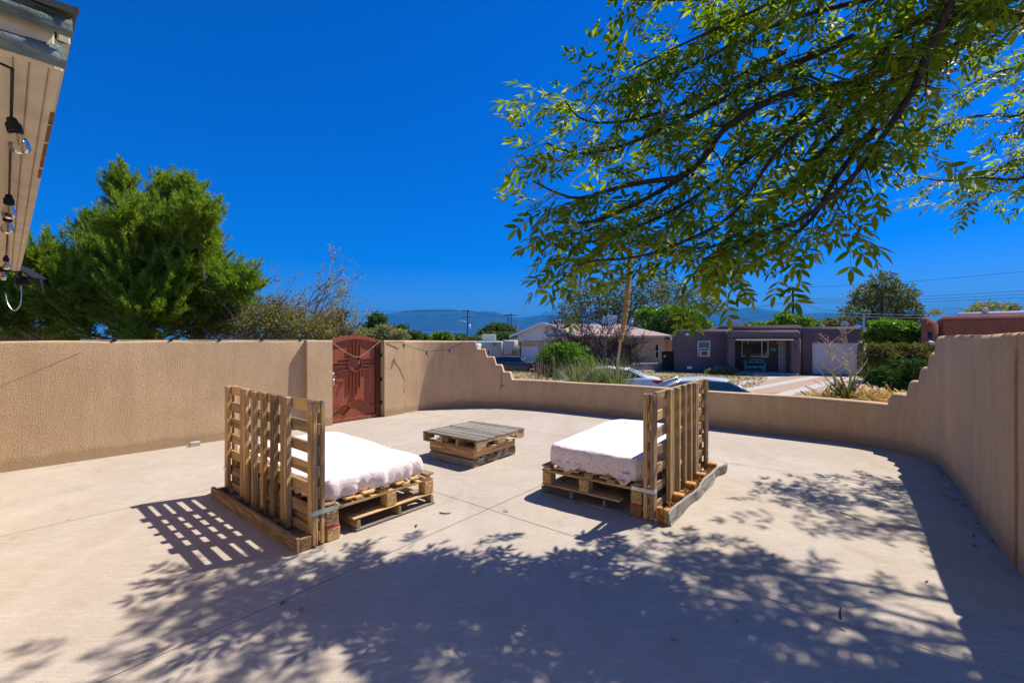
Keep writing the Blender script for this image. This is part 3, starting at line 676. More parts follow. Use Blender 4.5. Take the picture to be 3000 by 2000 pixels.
m = MB(); m.box((.12, .0, -.02), (.25, .16, .025), 0, .008, 0, Matrix.Rotation(R(32), 4, 'Y')); m.build('hood', M_BLACK, fl)
m = MB(); m.box((.02, 0, -.12), (.10, .09, .10), .3, .02); m.build('lamp_head', M_BLACK, fl)
m = MB(); m.tube([(-.02, 0, .03), (.0, 0, -.06), (.22, .02, -.10), (.24, .02, -.24)], .018, 6); m.build('bracket', M_BLACK, fl)
m = MB(); m.tube(catmull([Vector(p) for p in ((.02, -.02, -.10), (.04, -.02, -.26), (.02, -.02, -.40), (-.05, -.02, -.46), (-.12, -.02, -.38), (-.15, -.02, -.25))], 5), .005, 5); m.build('grey_cord', M_GALV, fl)

# unseen wall added behind the camera to bounce warm sunlight into the patio shade
hn = Vector((eu.y, -eu.x, 0)) if Vector((eu.y, -eu.x, 0)).y > 0 else Vector((-eu.y, eu.x, 0))
M_CREAMST = stucco('cream_stucco', (.70, .62, .43), .2, .5, 60, .01)
q0 = hn * -1.15 + eu * 2.6; q1 = hn * -1.15 - eu * 5.6; wdir = (q1 - q0).normalized(); wrz = math.atan2(wdir.y, wdir.x)
def bounce_part(nm, mt, t0, t1, w0, w1, z0, z1, bev=.01):
    m = MB(); c = q0 + wdir * ((t0 + t1) / 2) + hn * ((w0 + w1) / 2) + Vector((0, 0, (z0 + z1) / 2)) - Vector((EA.x, EA.y, 0)); c = Matrix.Rotation(-math.atan2(eu.y, eu.x), 3, 'Z') @ c
    m.box(c, (t1 - t0, w1 - w0, z1 - z0), wrz - math.atan2(eu.y, eu.x), bev); return m.build(nm, mt, house)
bounce_part('bounce_wall', M_CREAMST, 0, 8.2, -.25, 0, -.12, 3.05, .02)
bounce_part('bounce_wall_parapet', M_CREAM, -.03, 8.23, -.29, .04, 3.052, 3.15)
bounce_part('bounce_wall_door_frame', M_OFFW0, 4.4, 5.5, .002, .05, .0, 2.15); bounce_part('bounce_wall_door', M_RUSTY, 4.48, 5.42, .051, .07, .0, 2.06)
bounce_part('bounce_wall_window_frame', M_OFFW0, 1.2, 2.9, .002, .05, .9, 2.1); bounce_part('bounce_wall_window_pane', M_BLACK, 1.28, 2.82, .051, .06, .98, 2.02)

# ================================================================== plants
LEAF6 = np.array([(0, 0, 0), (.28, .15, .03), (.62, .14, .02), (1, 0, -.05), (.62, -.14, .02), (.28, -.15, .03)]); LEAF6F = np.array([(0, 3, 2, 1), (0, 5, 4, 3)])
QUADL = np.array([(0, 0, 0), (.5, .28, .05), (1, 0, 0), (.5, -.28, .05)]); QUADLF = np.array([(0, 1, 2, 3)])
def unit(n):
    v = nr.normal(size=(n, 3)); return v / np.linalg.norm(v, axis=1, keepdims=True)
def blob_points(blobs, n, shell=.45):
    vol = np.array([b[3] * b[4] * b[5] for b in blobs]) ** (2 / 3); cnt = nr.multinomial(n, vol / vol.sum()); P_, D_ = [], []
    for b, k in zip(blobs, cnt):
        u = unit(k); r = (shell + (1 - shell) * nr.random(k) ** .6)[:, None]; r *= (1 + .22 * np.sin(u[:, :1] * 7 + b[0]) * np.sin(u[:, 1:2] * 6 + b[1]) + .16 * np.sin(u[:, 2:3] * 9 + b[2]))
        P_.append(np.array(b[:3]) + u * r * np.array(b[3:6])); D_.append(u)
    return np.concatenate(P_), np.concatenate(D_)
def px_blobs(lst, d0, dv=0.0, flat=.8):
    out = []
    for t in lst:
        px, py, r = t[:3]; ry = t[3] if len(t) > 3 else r
        d = d0 + (t[4] if len(t) > 4 else rnd.uniform(-dv, dv)); p = P(px, py, d); out.append((p.x, p.y, p.z, r * d / F, r * d / F * flat, ry * d / F))
    return out
def limb(a, b, r0, r1, sag=.1, n=6, wig=.05):
    a, b = Vector(a), Vector(b); L = (b - a).length; pts = []
    w1 = Vector((rnd.uniform(-1, 1), rnd.uniform(-1, 1), rnd.uniform(-.5, 1))) * wig * L
    for i in range(n + 1):
        t = i / n; pts.append(a.lerp(b, t) + w1 * math.sin(t * math.pi) + Vector((0, 0, -sag * L * math.sin(t * math.pi))))
    return pts, [r0 + (r1 - r0) * (i / n) for i in range(n + 1)]
def leafy(name, label, cat, blobs, n, size, mat, trunk=None, bark=None, r0=.1, nbr=14, group=None, shell=.45, tv=QUADL, tf=QUADLF, up=.2, twigs=0):
    c = Vector(trunk) if trunk is not None else Vector((np.mean([b[0] for b in blobs]), np.mean([b[1] for b in blobs]), min(b[2] - b[5] * .8 for b in blobs)))
    root = empty(name, c, 0, label, cat, group); oc = np.array(c)
    pos, d = blob_points(blobs, n, shell); dd = d * .6 + nr.normal(size=d.shape) * .8; dd[:, 2] += up
    V, Fc = scatter(tv, tf, pos - oc, dd, size * nr.uniform(.6, 1.35, n))
    o = link(bpy.data.objects.new('crown', npmesh('crown', V, Fc, mat)), root); tag(o, kind='stuff')
    if bark is not None:
        m = MB(); top = Vector((np.mean([b[0] for b in blobs]), np.mean([b[1] for b in blobs]), np.mean([b[2] for b in blobs]))) - c
        fork = top * .45; p_, r_ = limb((0, 0, -.15), fork, r0, r0 * .7, 0, 5, .06); m.tube(p_, r_, 7)
        tr = m.build('trunk', bark, root, smooth=True)
        bs = sorted(blobs, key=lambda b: -b[3])[:nbr]
        for b in bs:
            e = Vector(b[:3]) - c; m = MB(); st = fork * rnd.uniform(.55, 1.0); p_, r_ = limb(st, e, r0 * .45, r0 * .08, -.05, 6, .10); m.tube(p_, r_, 5)
            for _ in range(twigs):
                k = rnd.randint(2, 6); q = p_[k]; dv = Vector((rnd.uniform(-1, 1), rnd.uniform(-1, 1), rnd.uniform(-.3, 1))).normalized() * b[3] * rnd.uniform(.6, 1.15)
                pp, rr_ = limb(q, q + dv, r_[k] * .5, r0 * .03, 0, 4, .12); m.tube(pp, rr_, 3)
            m.build('branch', bark, root, smooth=True)
    return root

# ---- the ash tree whose limbs hang over the patio
ash = empty('ash_tree', (6.6, 3.3, -.14), 0, 'large ash tree whose leafy limbs overhang the patio', 'tree'); AO = Vector((6.6, 3.3, -.14))
m = MB(); m.tube([Vector((0, 0, -.2)), Vector((.05, 0, .8)), Vector((-.05, .1, 2.0)), Vector((-.1, .15, 3.2)), Vector((-.3, .2, 4.4))], [.26, .21, .19, .17, .14], 10); m.build('trunk', M_BARK, ash, smooth=True)
FORK = Vector((6.4, 3.45, 3.4)); FORK2 = Vector((6.3, 3.5, 4.2))
limbs = [  # photo column, row, distance along each limb; radius at the base
    ([(2960, -60, 3.7), (2863, 0, 3.75), (2659, 168, 3.8), (2506, 240, 3.85), (2300, 276, 3.9), (2129, 373, 3.9), (2071, 453, 3.85), (1985, 528, 3.8), (1842, 608, 3.7), (1730, 650, 3.6), (1620, 650, 3.5)], .050),
    ([(2900, -120, 3.3), (2730, 133, 3.35), (2685, 245, 3.3), (2649, 306, 3.3), (2588, 398, 3.25), (2526, 485, 3.25), (2455, 561, 3.2), (2353, 638, 3.2), (2200, 704, 3.2), (2060, 760, 3.2)], .042),
    ([(2900, -150, 4.2), (2600, -20, 4.2), (2300, 63, 4.2), (2020, 195, 4.2), (1900, 240, 4.15), (1780, 270, 4.1)], .034),
    ([(2700, 60, 3.6), (2500, 280, 3.55), (2300, 419, 3.5), (2203, 551, 3.45), (2129, 643, 3.4), (1957, 726, 3.35), (1842, 756, 3.3), (1730, 765, 3.25), (1690, 780, 3.25)], .028),
    ([(2500, 110, 4.2), (2300, 201, 4.2), (2014, 344, 4.15), (1830, 425, 4.1), (1700, 450, 4.05), (1600, 420, 4.0)], .028),
    ([(2300, 150, 4.4), (2100, 260, 4.4), (1900, 340, 4.35), (1760, 360, 4.3), (1690, 340, 4.3), (1660, 300, 4.3)], .022),
    ([(2800, -120, 4.6), (2500, -60, 4.6), (2200, -10, 4.6), (2000, 0, 4.5), (1860, 0, 4.3)], .03),
    ([(2500, -200, 4.2), (2200, -130, 4.2), (2000, -110, 4.15), (1850, -100, 4.1)], .024),
    ([(2700, -300, 3.6), (2300, -300, 3.6), (2050, -280, 3.55), (1860, -290, 3.5), (1760, -310, 3.45)], .036),
    ([(2500, -520, 3.0), (2150, -500, 3.0), (1850, -470, 3.0), (1680, -470, 3.0)], .032),
    ([(2650, 200, 3.9), (2450, 400, 3.85), (2300, 560, 3.8), (2100, 720, 3.75), (1900, 700, 3.7)], .026),
    ([(2450, 250, 4.0), (2250, 420, 3.95), (2000, 600, 3.9), (1800, 690, 3.85), (1690, 715, 3.8)], .024),
    ([(2000, 520, 3.7), (1850, 540, 3.65), (1700, 580, 3.6), (1620, 560, 3.55), (1560, 530, 3.55)], .018),
    ([(2950, 60, 4.6), (2800, 130, 4.6), (2600, 200, 4.6), (2450, 330, 4.55), (2350, 470, 4.5)], .028),
    ([(3050, -60, 4.4), (2900, 60, 4.5), (2760, 200, 4.6), (2700, 290, 4.6)], .03),
    ([(2600, -150, 3.9), (2400, -60, 3.9), (2150, 60, 3.9), (2000, 130, 3.9), (1860, 200, 3.9)], .028),
    ([(2560, 380, 3.5), (2450, 520, 3.45), (2380, 640, 3.4), (2280, 720, 3.4), (2200, 770, 3.4)], .02),
    ([(3150, 150, 5.6), (3000, 330, 5.7), (2900, 335, 5.8), (2780, 360, 5.9), (2730, 390, 5.9)], .03),
    ([(3150, 420, 5.8), (3000, 520, 5.9), (2880, 520, 5.9), (2780, 530, 6.0), (2690, 520, 6.0)], .03),
    ([(3200, 100, 5.2), (3050, 180, 5.4), (2900, 220, 5.5), (2780, 290, 5.6)], .03),
    ([(3200, 300, 6.0), (3050, 440, 6.0), (2950, 480, 6.1), (2860, 560, 6.1)], .024),
]
CL = []      # compound leaves: position, direction, size, in view
brm = {}
def rv(): return Vector((rnd.gauss(0, 1), rnd.gauss(0, 1), rnd.gauss(0, 1)))
lm_n = 0
for li, (lp, lr) in enumerate(limbs):
    pts = [P(*q) for q in lp]; first = pts[0]
    if lr > .0275 and lp[0][0] > 2550: pts = [FORK2 if lp[0][1] < 0 else FORK, (FORK2 if lp[0][1] < 0 else FORK).lerp(first, .55) + Vector((0, 0, .25))] + pts
    sp = resample(catmull(pts, 6), .09); n = len(sp)
    m = MB(); rad = [1.25 * lr * (1 - .86 * i / (n - 1)) + .0025 for i in range(n)]; m.tube([p - AO for p in sp], rad, 6)
    i0 = 0
    for i in range(n):
        if sp[i].x < 5.3 or li in (17, 18, 19, 20): i0 = i; break
    small = li in (17, 18, 19, 20)
    i = i0
    while i < n:
        t_ = (sp[min(i + 1, n - 1)] - sp[max(i - 1, 0)]).normalized(); f_ = i / n
        for _ in range(1 if f_ < .3 else 2):
            L = rnd.uniform(.28, .75) * (1 - .35 * f_) * (1.15 if small else 1)
            dv = (t_ * rnd.uniform(.5, 1.1) + rv() * .55 + Vector((-.05, -.03, -.06))).normalized()
            q = sp[i].copy(); tw = [q.copy()]; dd = dv.copy(); ns = max(3, int(L / .09))
            for k in range(ns):
                dd = (dd + rv() * .16 + Vector((0, 0, .02 if k > ns * .6 else -.03))).normalized(); q = q + dd * (L / ns); tw.append(q.copy())
            m.tube([p - AO for p in tw], [max(.0015, rad[i] * .34 * (1 - k / (ns + 1))) for k in range(ns + 1)], 4, False)
            for k in range(1, ns + 1):
                for sd in (-1, 1):
                    if rnd.random() < (.34 if li in (8, 9) else .50):
                        side = dd.cross(Vector((0, 0, 1))).normalized() * sd
                        ld = (dd * .6 + side * .75 + rv() * .28 + Vector((0, 0, -.22))).normalized()
                        CL.append((tw[k] + rv() * .005, ld, rnd.uniform(.17, .265) * (.85 if small else 1)))
            CL.append((tw[-1], (dd + Vector((0, 0, -.15))).normalized(), rnd.uniform(.22, .32)))
        i += 2 if not small else 2
    m.build('branch', M_BARK, ash, smooth=True)
def compound(npair, seed):
    r_ = np.random.default_rng(seed); V, Fs = [], []
    rach = np.array([(0, .008, 0), (0, -.008, 0), (.8, -.004, -.05), (.8, .004, -.05)]); V.append(rach); Fs.append(np.array([(0, 1, 2, 3)])); n = 4
    for k in range(npair):
        x0 = .22 + .5 * k / max(1, npair - 1)
        for sd in (-1, 1):
            a = sd * r_.uniform(.75, 1.05); L = r_.uniform(.36, .46); tilt = r_.uniform(-.35, .05)
            c, s_ = math.cos(a), math.sin(a); lv = LEAF6 * L
            q = np.stack([x0 + lv[:, 0] * c - lv[:, 1] * s_, lv[:, 0] * s_ + lv[:, 1] * c, lv[:, 2] + lv[:, 0] * tilt - .05 * x0], 1); V.append(q); Fs.append(LEAF6F + n); n += 6
    lv = LEAF6 * .46; V.append(np.stack([.78 + lv[:, 0], lv[:, 1], lv[:, 2] - .05 - lv[:, 0] * .25], 1)); Fs.append(LEAF6F + n)
    return np.concatenate(V), np.concatenate(Fs)
cv = [compound(2, 1), compound(3, 2), compound(3, 3)]
def px_of(p): return CX + F * p.x / p.y, CY - F * (p.z - EYE) / p.y
order = []
for k, (p, d, sz) in enumerate(CL):
    x, y = px_of(p) if p.y > .3 else (9999, 9999)
    order.append((0 if (0 < x < 3000 and 0 < y < 900) else 1, p.y + rnd.random() * 1.2, k))
order.sort(); near = set(k for f_, _, k in order[:300] if f_ == 0)
cm = [npmesh('leaf', V, Fc, M_ASHLEAF) for V, Fc in cv]
for k in near:
    p, d, sz = CL[k]; X, Y, Z = frames(np.array([d]), np.array([(0, 0, 1.0)]) + nr.normal(size=(1, 3)) * .35)
    o = bpy.data.objects.new('leaf', cm[k % 3]); Mx = Matrix((X[0], Y[0], Z[0])).transposed().to_4x4(); Mx.translation = p - AO
    link(o, ash); o.matrix_basis = Mx @ Matrix.Scale(sz, 4)
VV, FF, off = [], [], 0
for j in range(3):
    ks = [k for k in range(len(CL)) if k % 3 == j and k not in near]
    if not ks: continue
    pos = np.array([CL[k][0] - AO for k in ks]); d = np.array([CL[k][1] for k in ks]); sz = np.array([CL[k][2] for k in ks])
    V, Fc = scatter(cv[j][0], cv[j][1], pos, d, sz, np.array([(0, 0, 1.0)]) + nr.normal(size=(len(ks), 3)) * .35); VV.append(V); FF.append(Fc + off); off += len(V)
o = link(bpy.data.objects.new('foliage', npmesh('foliage', np.concatenate(VV), np.concatenate(FF), M_ASHLEAF)), ash); tag(o, kind='stuff')
print('ash leaves', len(CL), len(near))

# ---- the pine behind the straight wall
def needle_tuft(n, seed):
    r_ = np.random.default_rng(seed); V, Fs = [], []
    for k in range(n):
        x0 = r_.uniform(0, .75); a = r_.uniform(0, 2 * math.pi); sp_ = r_.uniform(.35, .85); L = r_.uniform(.4, .6)
        d = np.array((math.cos(sp_), math.sin(sp_) * math.cos(a), math.sin(sp_) * math.sin(a))); wv_ = np.cross(d, r_.normal(size=3)); wv_ /= np.linalg.norm(wv_); b = np.array((x0, 0, 0))
        V += [b + wv_ * .034, b - wv_ * .034, b + d * L]; Fs.append((3 * k, 3 * k + 1, 3 * k + 2))
    return np.array(V), np.array(Fs)
pb_ = [(355, 590, 42, 62), (372, 680, 75), (478, 600, 42, 55), (548, 590, 40, 48), (583, 640, 45), (520, 700, 85), (440, 760, 115), (600, 735, 28, 60), (585, 790, 50), (350, 548, 20, 40), (478, 562, 16, 34), (547, 560, 16, 30), (598, 700, 18, 42), (268, 672, 18, 34), (268, 715, 48, 62), (310, 805, 95), (160, 835, 85), (95, 790, 45, 55), (60, 870, 80), (210, 900, 110), (400, 880, 135), (545, 850, 100), (628, 812, 48), (655, 890, 78), (705, 850, 52), (560, 950, 95), (310, 960, 110), (110, 950, 80), (20, 950, 70), (430, 960, 100), (-80, 900, 110)]
blobs = px_blobs(pb_, 9.6, .9, .9); pc = P(395, 1000, 9.7); pc.z = -.14
pine = empty('pine_tree', pc, 0, 'bushy green pine tree with spiky upright tips behind the straight wall', 'tree'); on = np.array(pc)
pos, dd, szs = [], [], []
for b in blobs:
    c_ = np.array(b[:3]); rr_ = np.array(b[3:6]); nf = int(58 + 54 * (b[3] / .7))
    u = unit(nf); u[:, 2] = u[:, 2] * .85 + .34; u[:, 0] += .12; ln = nr.uniform(.6, 1.5, nf)
    for k in range(nf):
        e = c_ + u[k] * rr_ * ln[k]; st = c_ + u[k] * rr_ * .2 + nr.normal(size=3) * .05; L_ = np.linalg.norm(e - st); n_ = max(3, int(L_ / .055)); ax = (e - st) / max(L_, 1e-6)
        for q_ in range(n_):
            t = (q_ + .5) / n_
            if t > .15: pos.append(st + (e - st) * t + np.array((0, 0, .10 * t * t * L_)) + nr.normal(size=3) * .012); dd.append(ax + np.array((0, 0, .25 + .5 * t)) + nr.normal(size=3) * .3); szs.append(.25 - .09 * t)
pos = np.array(pos); dd = np.array(dd); szs = np.array(szs); print('pine tufts', len(pos))
VV, FF, off = [], [], 0
for j in range(3):
    tv, tf = needle_tuft(24, 50 + j); V, Fc = scatter(tv, tf, pos[j::3] - on, dd[j::3], szs[j::3] * nr.uniform(.8, 1.2, len(pos[j::3]))); VV.append(V); FF.append(Fc + off); off += len(V)
o = link(bpy.data.objects.new('crown', npmesh('crown', np.concatenate(VV), np.concatenate(FF), M_NEEDLE)), pine); tag(o, kind='stuff')
m = MB(); top = P(450, 640, 9.6) - pc; p_, r_ = limb((0, 0, -.1), top, .16, .04, 0, 8, .04); m.tube(p_, r_, 8); m.build('trunk', M_BARKG, pine, smooth=True)
for b in blobs:
    e = Vector(b[:3]) - pc; k = max(1, min(7, int(8 * max(.1, (e.z - .5) / top.z)))); m = MB(); q_, rr_ = limb(p_[k], e + Vector((0, 0, .1)), .04, .012, .08, 6, .06); m.tube(q_, rr_, 5)
    for _ in range(5):
        t_ = rnd.randint(2, 6); a = q_[t_]; v_ = rv().normalized() * b[3] * .8; v_.z = abs(v_.z) * .8; qq, r2 = limb(a, a + v_, .012, .004, -.1, 4, .1); m.tube(qq, r2, 4)
    m.build('branch', M_BARKG, pine, smooth=True)

# ---- scrubby shrubs and half-bare tree by the pine
def twiggy(name, label, cat, basep, tips, mat, r0, depth=3, spread=.5, parent_cat=None, seed=1, cnt=5, lk=.62, leaf=None, leafn=0, lsize=.05, group=None, rmin=.002):
    rr = random.Random(seed); root = empty(name, basep, 0, label, cat, group); ends = []
    def grow(m, a, d, L, r, lev):
        n_ = 4; p = a.copy(); pts = [p.copy()]; dd = d.copy()
        for _ in range(n_):
            dd = (dd + Vector((rr.gauss(0, 1), rr.gauss(0, 1), rr.gauss(0, .8))) * .13).normalized(); p = p + dd * L / n_; pts.append(p.copy())
        m.tube(pts, [max(r * (1 - .55 * i / n_), rmin) for i in range(n_ + 1)], 4 if lev else 6, False)
        ends.extend(pts[2:] if lev < depth else pts[1:])
        if lev < depth:
            for _ in range(cnt):
                k = rr.randint(1, n_); q = (dd + Vector((rr.gauss(0, 1), rr.gauss(0, 1), rr.gauss(0, 1))) * spread).normalized(); grow(m, pts[k], q, L * lk * rr.uniform(.7, 1.2), r * .5, lev + 1)
    for tip in tips:
        m = MB(); v_ = Vector(tip) - Vector(basep); grow(m, Vector((rr.uniform(-.08, .08), rr.uniform(-.08, .08), 0)), v_.normalized(), v_.length * .62, r0, 0); m.build('branch', mat, root)
    if leaf is not None and ends:
        e = np.array([tuple(ends[rr.randrange(len(ends))]) for _ in range(leafn)]) + nr.normal(size=(leafn, 3)) * lsize * .5
        V, Fc = scatter(QUADL, QUADLF, e, nr.normal(size=(leafn, 3)), lsize * nr.uniform(.6, 1.4, leafn)); o = link(bpy.data.objects.new('crown', npmesh('crown', V, Fc, leaf)), root); tag(o, kind='stuff')
    return root
b0 = P(860, 1000, 10.8); b0.z = -.14
twiggy('half_bare_tree', 'half bare small tree with sparse silvery leaves beside the pine', 'tree', b0, [P(870, 800, 10.8), P(930, 810, 11), P(985, 870, 10.6), P(845, 830, 11.2), P(905, 790, 10.5), P(955, 900, 11.3)], M_TWIGP, .045, 3, .42, rmin=.0045, seed=3, cnt=4, leaf=M_SILVER, leafn=2600, lsize=.055)
b1 = P(770, 1000, 9.9); b1.z = -.14
twiggy('bare_shrub', 'thin bare twiggy shrub between the pine and the half bare tree', 'shrub', b1, [P(760, 810, 9.9), P(735, 880, 9.7), P(800, 850, 10.2), P(775, 900, 9.8), P(720, 900, 10)], M_TWIGP, .03, 3, .4, rmin=.004, seed=5, cnt=4, leaf=M_SHRUB, leafn=1500, lsize=.05)
leafy('olive_shrub', 'broad olive brown shrub along the wall beside the pine trunk', 'shrub', px_blobs([(600, 960, 80, 55), (690, 945, 85, 60), (770, 945, 80, 65), (850, 955, 75, 60), (920, 965, 60, 45), (800, 905, 45, 45)], 9.3, .5), 13000, .055, M_SHRUB, P(730, 1010, 9.3) - Vector((0, 0, 1.6)), M_TWIGR, .06, 8, shell=.2, twigs=6)
leafy('pinyon_bush', 'dark olive pine bush behind the half bare tree', 'tree', px_blobs([(960, 950, 45, 40), (985, 925, 30, 25), (930, 975, 40, 30), (1000, 975, 35, 25)], 13.5, .5), 5000, .09, M_BRONZE, None, M_BARKG, .08, 5, shell=.2)
leafy('silver_shrub', 'pale silvery green shrub row behind the gate', 'shrub', px_blobs([(1040, 980, 40, 22), (1090, 985, 40, 22), (1130, 975, 35, 25), (1000, 990, 30, 15), (1170, 985, 30, 20)], 16, 1), 7000, .085, M_SILVER, None, M_TWIGR, .05, 5, shell=.2)
leafy('dark_round_tree', 'round dark green tree standing above the silvery shrubs in the distance', 'tree', px_blobs([(1105, 940, 28, 24), (1080, 965, 18), (1125, 965, 18), (1100, 975, 26)], 60, 2), 2600, .42, M_MIDG, None, M_BARK, .2, 4, shell=.3)
leafy('olive_tree', 'small dark shrubby tree right of the gate arch', 'tree', px_blobs([(1175, 970, 22, 20), (1165, 990, 20, 14), (1210, 985, 26, 14), (1240, 990, 16, 10)], 22, .8), 3600, .12, M_MIDG, None, M_TWIGR, .06, 4, shell=.2, twigs=4)
leafy('green_tree', 'low rounded green tree beyond the wall under the mountain', 'tree', px_blobs([(1297, 988, 24, 14), (1275, 992, 14, 10)], 55, 1), 1800, .36, M_LIME, None, M_BARK, .2, 2, shell=.3)
leafy('green_tree', 'broad green tree behind the pale house beside twin utility poles', 'tree', px_blobs([(1455, 965, 34, 20), (1420, 978, 22, 16), (1490, 972, 28, 18), (1465, 985, 50, 12), (1350, 990, 20, 8)], 75, 2), 3600, .5, M_MIDG, None, M_BARK, .3, 4, shell=.3)
leafy('shrub_row', 'olive shrubs low on the horizon beside the single utility pole', 'shrub', px_blobs([(1340, 993, 22, 7), (1390, 993, 24, 7), (1250, 993, 20, 6)], 62, 2), 1500, .35, M_ELM, None, M_BARK, .12, 3, shell=.3)

# ---- across the street
leafy('elm_tree', 'large spreading grey green elm with bare twigs behind the tan house', 'tree', px_blobs([(1700, 860, 48, 40), (1670, 915, 40, 40), (1740, 900, 55, 45), (1800, 860, 60, 45), (1850, 900, 55, 42), (1900, 850, 60, 45), (1960, 860, 55, 45), (2040, 880, 55, 38), (1990, 920, 50, 32), (1690, 960, 40, 25), (1800, 930, 45, 35), (2090, 900, 40, 25)], 58, 3), 10000, .34, M_ELM, P(1800, 1040, 58), M_BARKG, .45, 12, shell=.35, twigs=9)
leafy('bright_green_tree', 'bright green leafy tree between the tan house and the purple house', 'tree', px_blobs([(1900, 925, 40, 28), (1960, 925, 45, 32), (2015, 930, 42, 30), (2055, 955, 32, 20), (1930, 960, 60, 25), (1990, 965, 60, 22)], 48, 2), 9000, .30, M_LIME, P(1960, 1040, 48), M_BARKG, .2, 6, shell=.4)
leafy('green_bush', 'rounded bright green bush in front of the dead shrub', 'bush', px_blobs([(1625, 1050, 45, 38), (1680, 1055, 48, 42), (1660, 1030, 42, 26), (1715, 1075, 34, 28), (1600, 1070, 32, 34), (1650, 1085, 60, 25)], 21.5, .8), 15000, .11, M_LIME, P(1660, 1150, 21.5), M_BARKG, .06, 4, shell=.55)
db = P(1745, 1085, 25); db.z = -.9
twiggy('dead_shrub', 'leafless dark purple shrub with a wide fan of twigs before the tan house', 'shrub', db, [P(x_, y_, 25 + rnd.uniform(-1, 1)) for x_, y_ in ((1590, 975), (1630, 955), (1680, 940), (1720, 935), (1770, 935), (1810, 940), (1850, 955), (1890, 985), (1640, 1000), (1880, 1010), (1700, 985), (1790, 985), (1830, 975), (1600, 1005))], M_TWIGD, .055, 3, .42, seed=9, cnt=6, lk=.58, rmin=.0095)
leafy('green_tree', 'leafy green tree behind the purple house roof beside the utility pole', 'tree', px_blobs([(2300, 935, 32, 22), (2345, 945, 34, 20), (2270, 950, 26, 14), (2380, 950, 28, 16), (2220, 955, 24, 10)], 55, 2), 4200, .30, M_LIME, None, M_BARKG, .2, 5, shell=.3)
leafy('hazy_tree', 'grey green bushy tree behind the garage end of the purple house', 'tree', px_blobs([(2430, 950, 36, 16), (2470, 945, 26, 18), (2400, 955, 30, 10), (2200, 955, 30, 8)], 62, 2), 3000, .34, M_ELM, None, M_BARKG, .2, 4, shell=.3)
leafy('round_tree', 'tall round crowned dark green tree behind the purple garage', 'tree', px_blobs([(2585, 830, 42, 30), (2540, 870, 48, 34), (2635, 870, 52, 36), (2590, 880, 60, 36), (2660, 910, 42, 28), (2500, 915, 36, 26), (2690, 940, 25, 22), (2570, 930, 50, 25), (2620, 945, 60, 20), (2480, 945, 25, 18)], 46, 2), 11000, .26, M_ELM, P(2590, 1040, 46), M_BARK, .35, 10, shell=.45, twigs=5)
leafy('lime_tree', 'bright yellow green tree in front of the round crowned tree', 'tree', px_blobs([(2595, 960, 42, 26), (2645, 965, 38, 26), (2682, 985, 22, 24), (2580, 1000, 36, 26), (2630, 1005, 42, 24), (2552, 985, 20, 22)], 27, 1), 9000, .17, M_LIME, P(2600, 1080, 27), M_BARKG, .12, 6, shell=.4)
leafy('brown_bush', 'brownish green clipped bush beside the purple garage', 'bush', px_blobs([(2575, 1040, 44, 34), (2625, 1040, 46, 34), (2672, 1040, 42, 32), (2562, 1072, 34, 28), (2610, 1070, 46, 28), (2715, 1035, 28, 28)], 19, .8), 14000, .10, M_BRONZE, P(2610, 1140, 19), M_TWIGR, .08, 6, shell=.4)
leafy('juniper_bush', 'low dark green juniper bush outside the stepped wall', 'bush', px_blobs([(2572, 1105, 40, 28), (2610, 1110, 40, 26), (2640, 1080, 40, 26), (2680, 1080, 36, 26), (2630, 1125, 35, 22), (2670, 1110, 30, 26)], 12.2, .5), 12000, .065, M_JUNI, P(2610, 1180, 12.2), M_BARKG, .06, 5, shell=.5)
leafy('small_tree', 'pale thin tree on the skyline above the red house', 'tree', px_blobs([(2890, 900, 40, 14), (2860, 910, 24, 10), (2960, 905, 26, 16), (2740, 915, 18, 7)], 70, 2), 2000, .35, M_SILVER, None, M_BARKG, .15, 4, shell=.25)
for px, py, r_, lab in ((2110, 1082, 20, 'grey green weed clump by the porch pillar of the purple house'), (2085, 1088, 14, 'pale weed clump under the purple house wall'), (2150, 1086, 12, 'small dark weed clump at the porch corner')):
    leafy('weed_clump', lab, 'plant', px_blobs([(px, py, r_, r_ * .4), (px + r_ * .6, py + 3, r_ * .7, r_ * .3)], 31.8, .1), 900, .14, M_SILVER, shell=.1)

n = 12000; aa = nr.uniform(-9, 11, n); qq_ = nr.uniform(21.4, 35.6, n); keep = (np.sin(aa * .9) * np.sin(qq_ * 1.1) + nr.normal(size=n) * .5 > -.1) & (aa < 5.2 + .36 * (qq_ - 23)); aa, qq_ = aa[keep], qq_[keep]
pos = np.stack([EV.x * aa + NV.x * qq_, EV.y * aa + NV.y * qq_, np.full(len(aa), -.875)], 1); dv = nr.normal(size=pos.shape) * .7; dv[:, 2] = np.abs(dv[:, 2]) + .35
V, Fc = scatter(QUADL, QUADLF, pos, dv, nr.uniform(.05, .15, len(pos))); o = link(bpy.data.objects.new('yard_weeds', npmesh('yard_weeds', V, Fc, leafmat('weed_leaf', [(.16, .17, .05), (.26, .24, .09), (.34, .28, .13), (.12, .16, .05)], .2, None, .7, .1)))); tag(o, 'low dry weeds scattered over the front yard of the purple house', 'weeds', kind='stuff')
